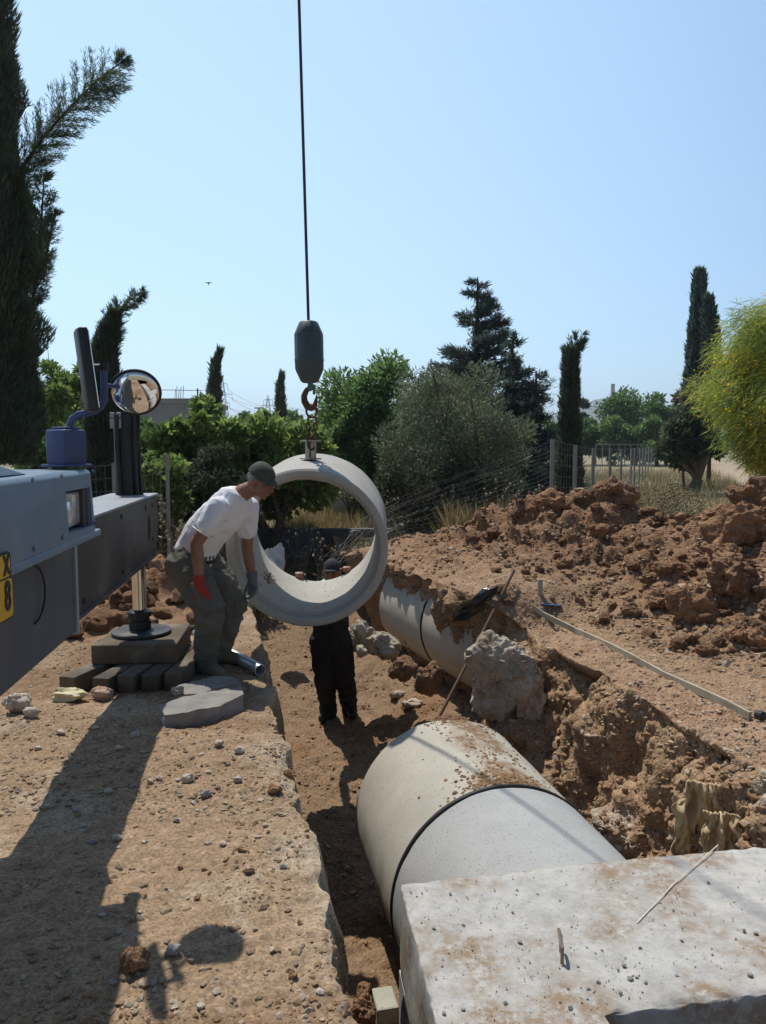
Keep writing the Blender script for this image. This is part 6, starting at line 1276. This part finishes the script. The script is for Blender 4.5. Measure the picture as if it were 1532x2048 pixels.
for k in range(7):
    r_ = random.Random(50+k); c = at(r_.uniform(690, 770), r_.uniform(1040, 1110), 9.9); a = r_.uniform(.08, .22); ph = r_.uniform(0, 6); mb = MB(); mb.tube([c+Vector((a*math.cos(t+ph)*1.1, .1*math.sin(t*.5), a*math.sin(t+ph)*.8)) for t in np.linspace(0, r_.uniform(3, 5.5), 20)], .0032, 4, False); mb.obj('loose_wire', M_WIRE, torn)
# dark chamber wall, its side wall and the pale wall behind
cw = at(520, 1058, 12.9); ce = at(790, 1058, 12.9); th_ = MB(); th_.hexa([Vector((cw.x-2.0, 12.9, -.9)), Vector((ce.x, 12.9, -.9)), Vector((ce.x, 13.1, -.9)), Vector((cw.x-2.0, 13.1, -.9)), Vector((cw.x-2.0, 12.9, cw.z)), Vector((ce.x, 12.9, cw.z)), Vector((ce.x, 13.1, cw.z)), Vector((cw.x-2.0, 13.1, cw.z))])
tag(th_.obj('chamber_wall', M_WALL_SHADE, None, False, .015, origin=(cw.x, 13.3, 0)), 'dark shaded concrete chamber wall seen through the hanging pipe', 'concrete wall')
a_, b_ = at(786, 1047, 13.0), at(876, 1066, 11.6); nv = Vector((.12, .12, 0)); mb = MB(); mb.hexa([Vector((a_.x, a_.y, -.5)), Vector((b_.x, b_.y, -.5)), Vector((b_.x, b_.y, -.5))+nv, Vector((a_.x, a_.y, -.5))+nv, a_, b_, b_+nv, a_+nv])
sw_ = mb.obj('concrete_wall', surf('concrete_light_wall', (.34, .335, .32), (.46, .45, .42), 3, .9, 0, .4, 30, .006, (.2, .2, .19), 2, (.5, .7)), None, False, .012, origin=(a_.x, a_.y, 0)); tag(sw_, 'short pale concrete wall right of the hanging pipe, below the olive', 'concrete wall')
pa_, pb2 = at(585, 948, 18.5), at(712, 948, 18.5); mb = MB(); mb.hexa([Vector((pa_.x, 18.5, -.1)), Vector((pb2.x, 18.5, -.1)), Vector((pb2.x, 18.8, -.1)), Vector((pa_.x, 18.8, -.1)), Vector((pa_.x, 18.5, pa_.z)), Vector((pb2.x, 18.5, pa_.z)), Vector((pb2.x, 18.8, pa_.z)), Vector((pa_.x, 18.8, pa_.z))])
tag(mb.obj('pale_wall', surf('weathered_wall', (.40, .38, .34), (.52, .50, .46), 1.4, .9, 0, .3, 20, .006, (.24, .23, .20), 1.1, (.5, .68)), None, False, .02, origin=(pa_.x, 18.6, 0)), 'weathered pale wall behind the saplings seen through the hanging pipe', 'concrete wall')
# unfinished concrete building on the left
bd = 46.0; bl_, br2 = tx(70, bd), tx(398, bd); bz_ = tz(797, bd); bg_ = thing('concrete_building', 'unfinished grey concrete building half hidden behind the left trees', 'building', ((bl_+br2)/2, bd, 0))
M_BUILD = surf('raw_concrete', (.24, .25, .255), (.31, .315, .32), .8, .9, 0, .3, 6, .02, (.20, .20, .20), .5, (.5, .7))
mb = MB(); mb.hexa([Vector((bl_, bd, 0)), Vector((br2, bd, 0)), Vector((br2, bd+8, 0)), Vector((bl_, bd+8, 0)), Vector((bl_, bd, bz_-.3)), Vector((br2, bd, bz_-.3)), Vector((br2, bd+8, bz_-.3)), Vector((bl_, bd+8, bz_-.3))]); mb.obj('wall', M_BUILD, bg_)
mb = MB(); mb.box(Vector(((bl_+br2)/2, bd+4, bz_-.15)), (br2-bl_+.3, 8.3, .3)); rf = mb.obj('roof_slab', M_BUILD, bg_)
for px in (350, 353, 357, 361, 366):
    p = at(px, 797, bd+.5); mb = MB(); mb.tube([p, p+Vector((.05, 0, .65+.1*math.sin(px)))], .018, 5); mb.obj('rebar', M_RUST, rf)
mb = MB(); mb.tube([at(-40, 777, bd), at(330, 780, bd), at(405, 781, bd)], .018, 5); tag(mb.obj('overhead_wire', M_DARKSTEEL, None, origin=at(200, 778, bd)), 'thin overhead wire crossing above the concrete building', 'wire')
for px in (60, 395):
    mb = MB(); p = at(px, 777, bd); mb.tube([Vector((p.x, bd, 0)), p], .05, 6); tag(mb.obj('wire_pole', M_DARKSTEEL, None, origin=(p.x, bd, 0)), 'thin pole at the %s end of the concrete building carrying the overhead wire' % ('left' if px < 100 else 'right'), 'pole')
mb = MB(); mb.hexa([Vector((bl_+3.2, bd-.02, 1.2)), Vector((bl_+4.6, bd-.02, 1.2)), Vector((bl_+4.6, bd+.05, 1.2)), Vector((bl_+3.2, bd+.05, 1.2)), Vector((bl_+3.2, bd-.02, 2.6)), Vector((bl_+4.6, bd-.02, 2.6)), Vector((bl_+4.6, bd+.05, 2.6)), Vector((bl_+3.2, bd+.05, 2.6))]); mb.obj('window', surf('opening_shade', (.04, .04, .045), (.06, .06, .065), 2, .9), bg_)  # dark panel painting the shade inside the window opening
# lattice pylons and the power line
M_LAT = surf('pylon_steel', (.26, .28, .31), (.34, .36, .38), 2, .6, .3, 0)
def pylon(px, d, top_py, arms, wb, label):
    x = tx(px, d); zt_ = tz(top_py, d); t = thing('pylon', label, 'pylon', (x, d, 0)); r = d*.42/FOC; mb = MB()
    def hw(z): return max(.28, wb*(1-z/zt_)**1.0*.5+.25)
    zs = np.linspace(0, zt_*.94, 10)
    for sx, sy in ((-1, -1), (1, -1), (1, 1), (-1, 1)): mb.tube([Vector((x+sx*hw(z), d+sy*hw(z), z)) for z in zs]+[Vector((x, d, zt_))], r, 4)
    for z0, z1 in zip(zs, zs[1:]):
        for (ax1, ay1), (ax2, ay2) in (((-1, -1), (1, -1)), ((1, -1), (1, 1)), ((1, 1), (-1, 1)), ((-1, 1), (-1, -1))):
            mb.tube([Vector((x+ax1*hw(z0), d+ay1*hw(z0), z0)), Vector((x+ax2*hw(z1), d+ay2*hw(z1), z1))], r*.7, 3); mb.tube([Vector((x+ax2*hw(z0), d+ay2*hw(z0), z0)), Vector((x+ax1*hw(z1), d+ay1*hw(z1), z1))], r*.7, 3)
    mb.obj('mast', M_LAT, t); tips = []
    for py, half in arms:
        z = tz(py, d); L = half*d/FOC; mb = MB(); mb.tube([Vector((x-L, d, z)), Vector((x+L, d, z))], r, 4)
        for s in (-1, 1):
            mb.tube([Vector((x+s*L, d, z)), Vector((x, d, z+L*.28))], r*.8, 3); mb.tube([Vector((x+s*L, d, z)), Vector((x+s*L, d, z-.05*L-10*d/FOC))], r*1.1, 4); tips.append(Vector((x+s*L, d, z-.05*L-10*d/FOC)))
        mb.obj('crossarm', M_LAT, t)
    return tips
t1 = pylon(446, 230, 754, [(768, 11), (789, 20), (806, 14)], 5, 'nearer lattice pylon beside the thin cypress on the left')
t2 = pylon(537, 380, 790, [(800, 9), (811, 13), (822, 9)], 6, 'farther lattice pylon seen left of the hook block'); ln_ = thing('power_line', 'power cables strung between the two distant pylons and onwards right', 'power line', (t1[1].x, 230, 0))
t3 = [Vector((p.x+160, p.y+230, p.z-6)) for p in t2]
for q in range(len(t1)):
    for A_, B_2 in ((t1, t2), (t2, t3)):
        a, b = A_[q], B_2[q]; mb = MB(); mb.tube([a.lerp(b, f)-Vector((0, 0, 3.2*4*f*(1-f)*.6)) for f in np.linspace(0, 1, 12)], .055 if A_ is t1 else .08, 4); mb.obj('cable', M_LAT, ln_)
mb = MB(); p = at(517, 816, 150); mb.tube([Vector((p.x, 150, 0)), p], .12, 6); mb.box(p, (1.6, .3, .25)); tag(mb.obj('light_mast', M_LAT, None, origin=(p.x, 150, 0)), 'small floodlight mast sticking up between the two pylons', 'mast')
# hill, chimney, far houses
hd_ = 1500.0; V = []; nx_, ny_ = 80, 14
for j in range(ny_):
    for i in range(nx_):
        px = 960+i*6.0; cy = float(np.interp(px, [960, 1050, 1095, 1130, 1165, 1185, 1210, 1240, 1300, 1380, 1440], [893, 885, 832, 820, 808, 800, 796, 800, 830, 870, 893])); f = j/(ny_-1); hz_ = tz(cy, hd_)*math.sin(f*math.pi)**.8; V.append((tx(px, hd_), 1150+f*700, hz_*(1+.03*rnd.uniform(-1, 1))-.5))
hm_ = np_mesh('hill', V, [(j*nx_+i, j*nx_+i+1, (j+1)*nx_+i+1, (j+1)*nx_+i) for j in range(ny_-1) for i in range(nx_-1)], surf('hill_scrub', (.085, .11, .06), (.15, .16, .10), .02, .95, 0, 0), True); tag(link('hill', hm_), 'low wooded hill fading into blue haze', kind='structure')
cx_ = at(1226, 768, 620); mb = MB(); mb.lathe([(2.0, 0), (1.55, cx_.z*.985), (1.7, cx_.z*.986), (1.7, cx_.z), (1.2, cx_.z)], Vector((cx_.x, 620, 0)), (0, 0, 1), 20); tag(mb.obj('chimney', surf('chimney_brick', (.20, .15, .13), (.27, .21, .18), .5, .9), None, True, origin=(cx_.x, 620, 0)), 'tall round brick chimney rising beyond the trees on the right', 'chimney')
for k, (px, py, wd_) in enumerate(((1172, 813, 7), (1180, 816, 9), (1188, 812, 6), (1195, 817, 8), (1166, 818, 6))):
    d = 1160.0; p = at(px, py, d); s = wd_*d/FOC; mb = MB(); mb.box(Vector((p.x, d, p.z)), (s, s, s*.75)); mb.prism([Vector((p.x-s*.55, d-s*.55, p.z+s*.38)), Vector((p.x+s*.55, d-s*.55, p.z+s*.38)), Vector((p.x, d-s*.55, p.z+s*.62))], (0, s*1.1, 0)); tag(mb.obj('house', surf('house_white', (.6, .58, .55), (.68, .66, .62), 1, .9), None, origin=(p.x, d, p.z)), 'tiny pale house on the hillside left of the chimney', 'house', 'pale houses on the hill')
# a small bird high in the sky
bp = at(417, 567, 40); t = thing('bird', 'small dark bird flying high left of the crane cable', 'bird', bp); mb = MB(); mb.chain([bp+Vector((0, 0, -.07)), bp, bp+Vector((.01, 0, .07))], [.02, .035, .02], 8); link('body', remeshed(mb, 'body', M_CAP2, .012, 1), t)
for s in (-1, 1):
    mb = MB(); mb.prism([bp+Vector((0, -.03, .02)), bp+Vector((s*.10, -.04, .06)), bp+Vector((s*.17, .01, .03)), bp+Vector((s*.08, .04, .03)), bp+Vector((0, .04, .0))], (0, 0, .006)); mb.obj('wing', M_CAP2, t)
# ------------------------------------------------------------------ thin summer haze round the whole place
hz_m = bpy.data.materials.new('haze'); hz_m.use_nodes = True; hn = hz_m.node_tree; hn.nodes.remove(hn.nodes['Principled BSDF'])
pv = hn.nodes.new('ShaderNodeVolumePrincipled'); pv.inputs['Color'].default_value = (.72, .84, 1.0, 1); pv.inputs['Density'].default_value = 0.00045; pv.inputs['Anisotropy'].default_value = .3
hn.links.new(pv.outputs[0], hn.nodes['Material Output'].inputs['Volume'])
mb = MB(); mb.box(Vector((0, 1000, 58)), (5200, 5200, 124)); hzo = mb.obj('haze', hz_m); tag(hzo, 'pale blue summer haze over the far fields', kind='stuff')
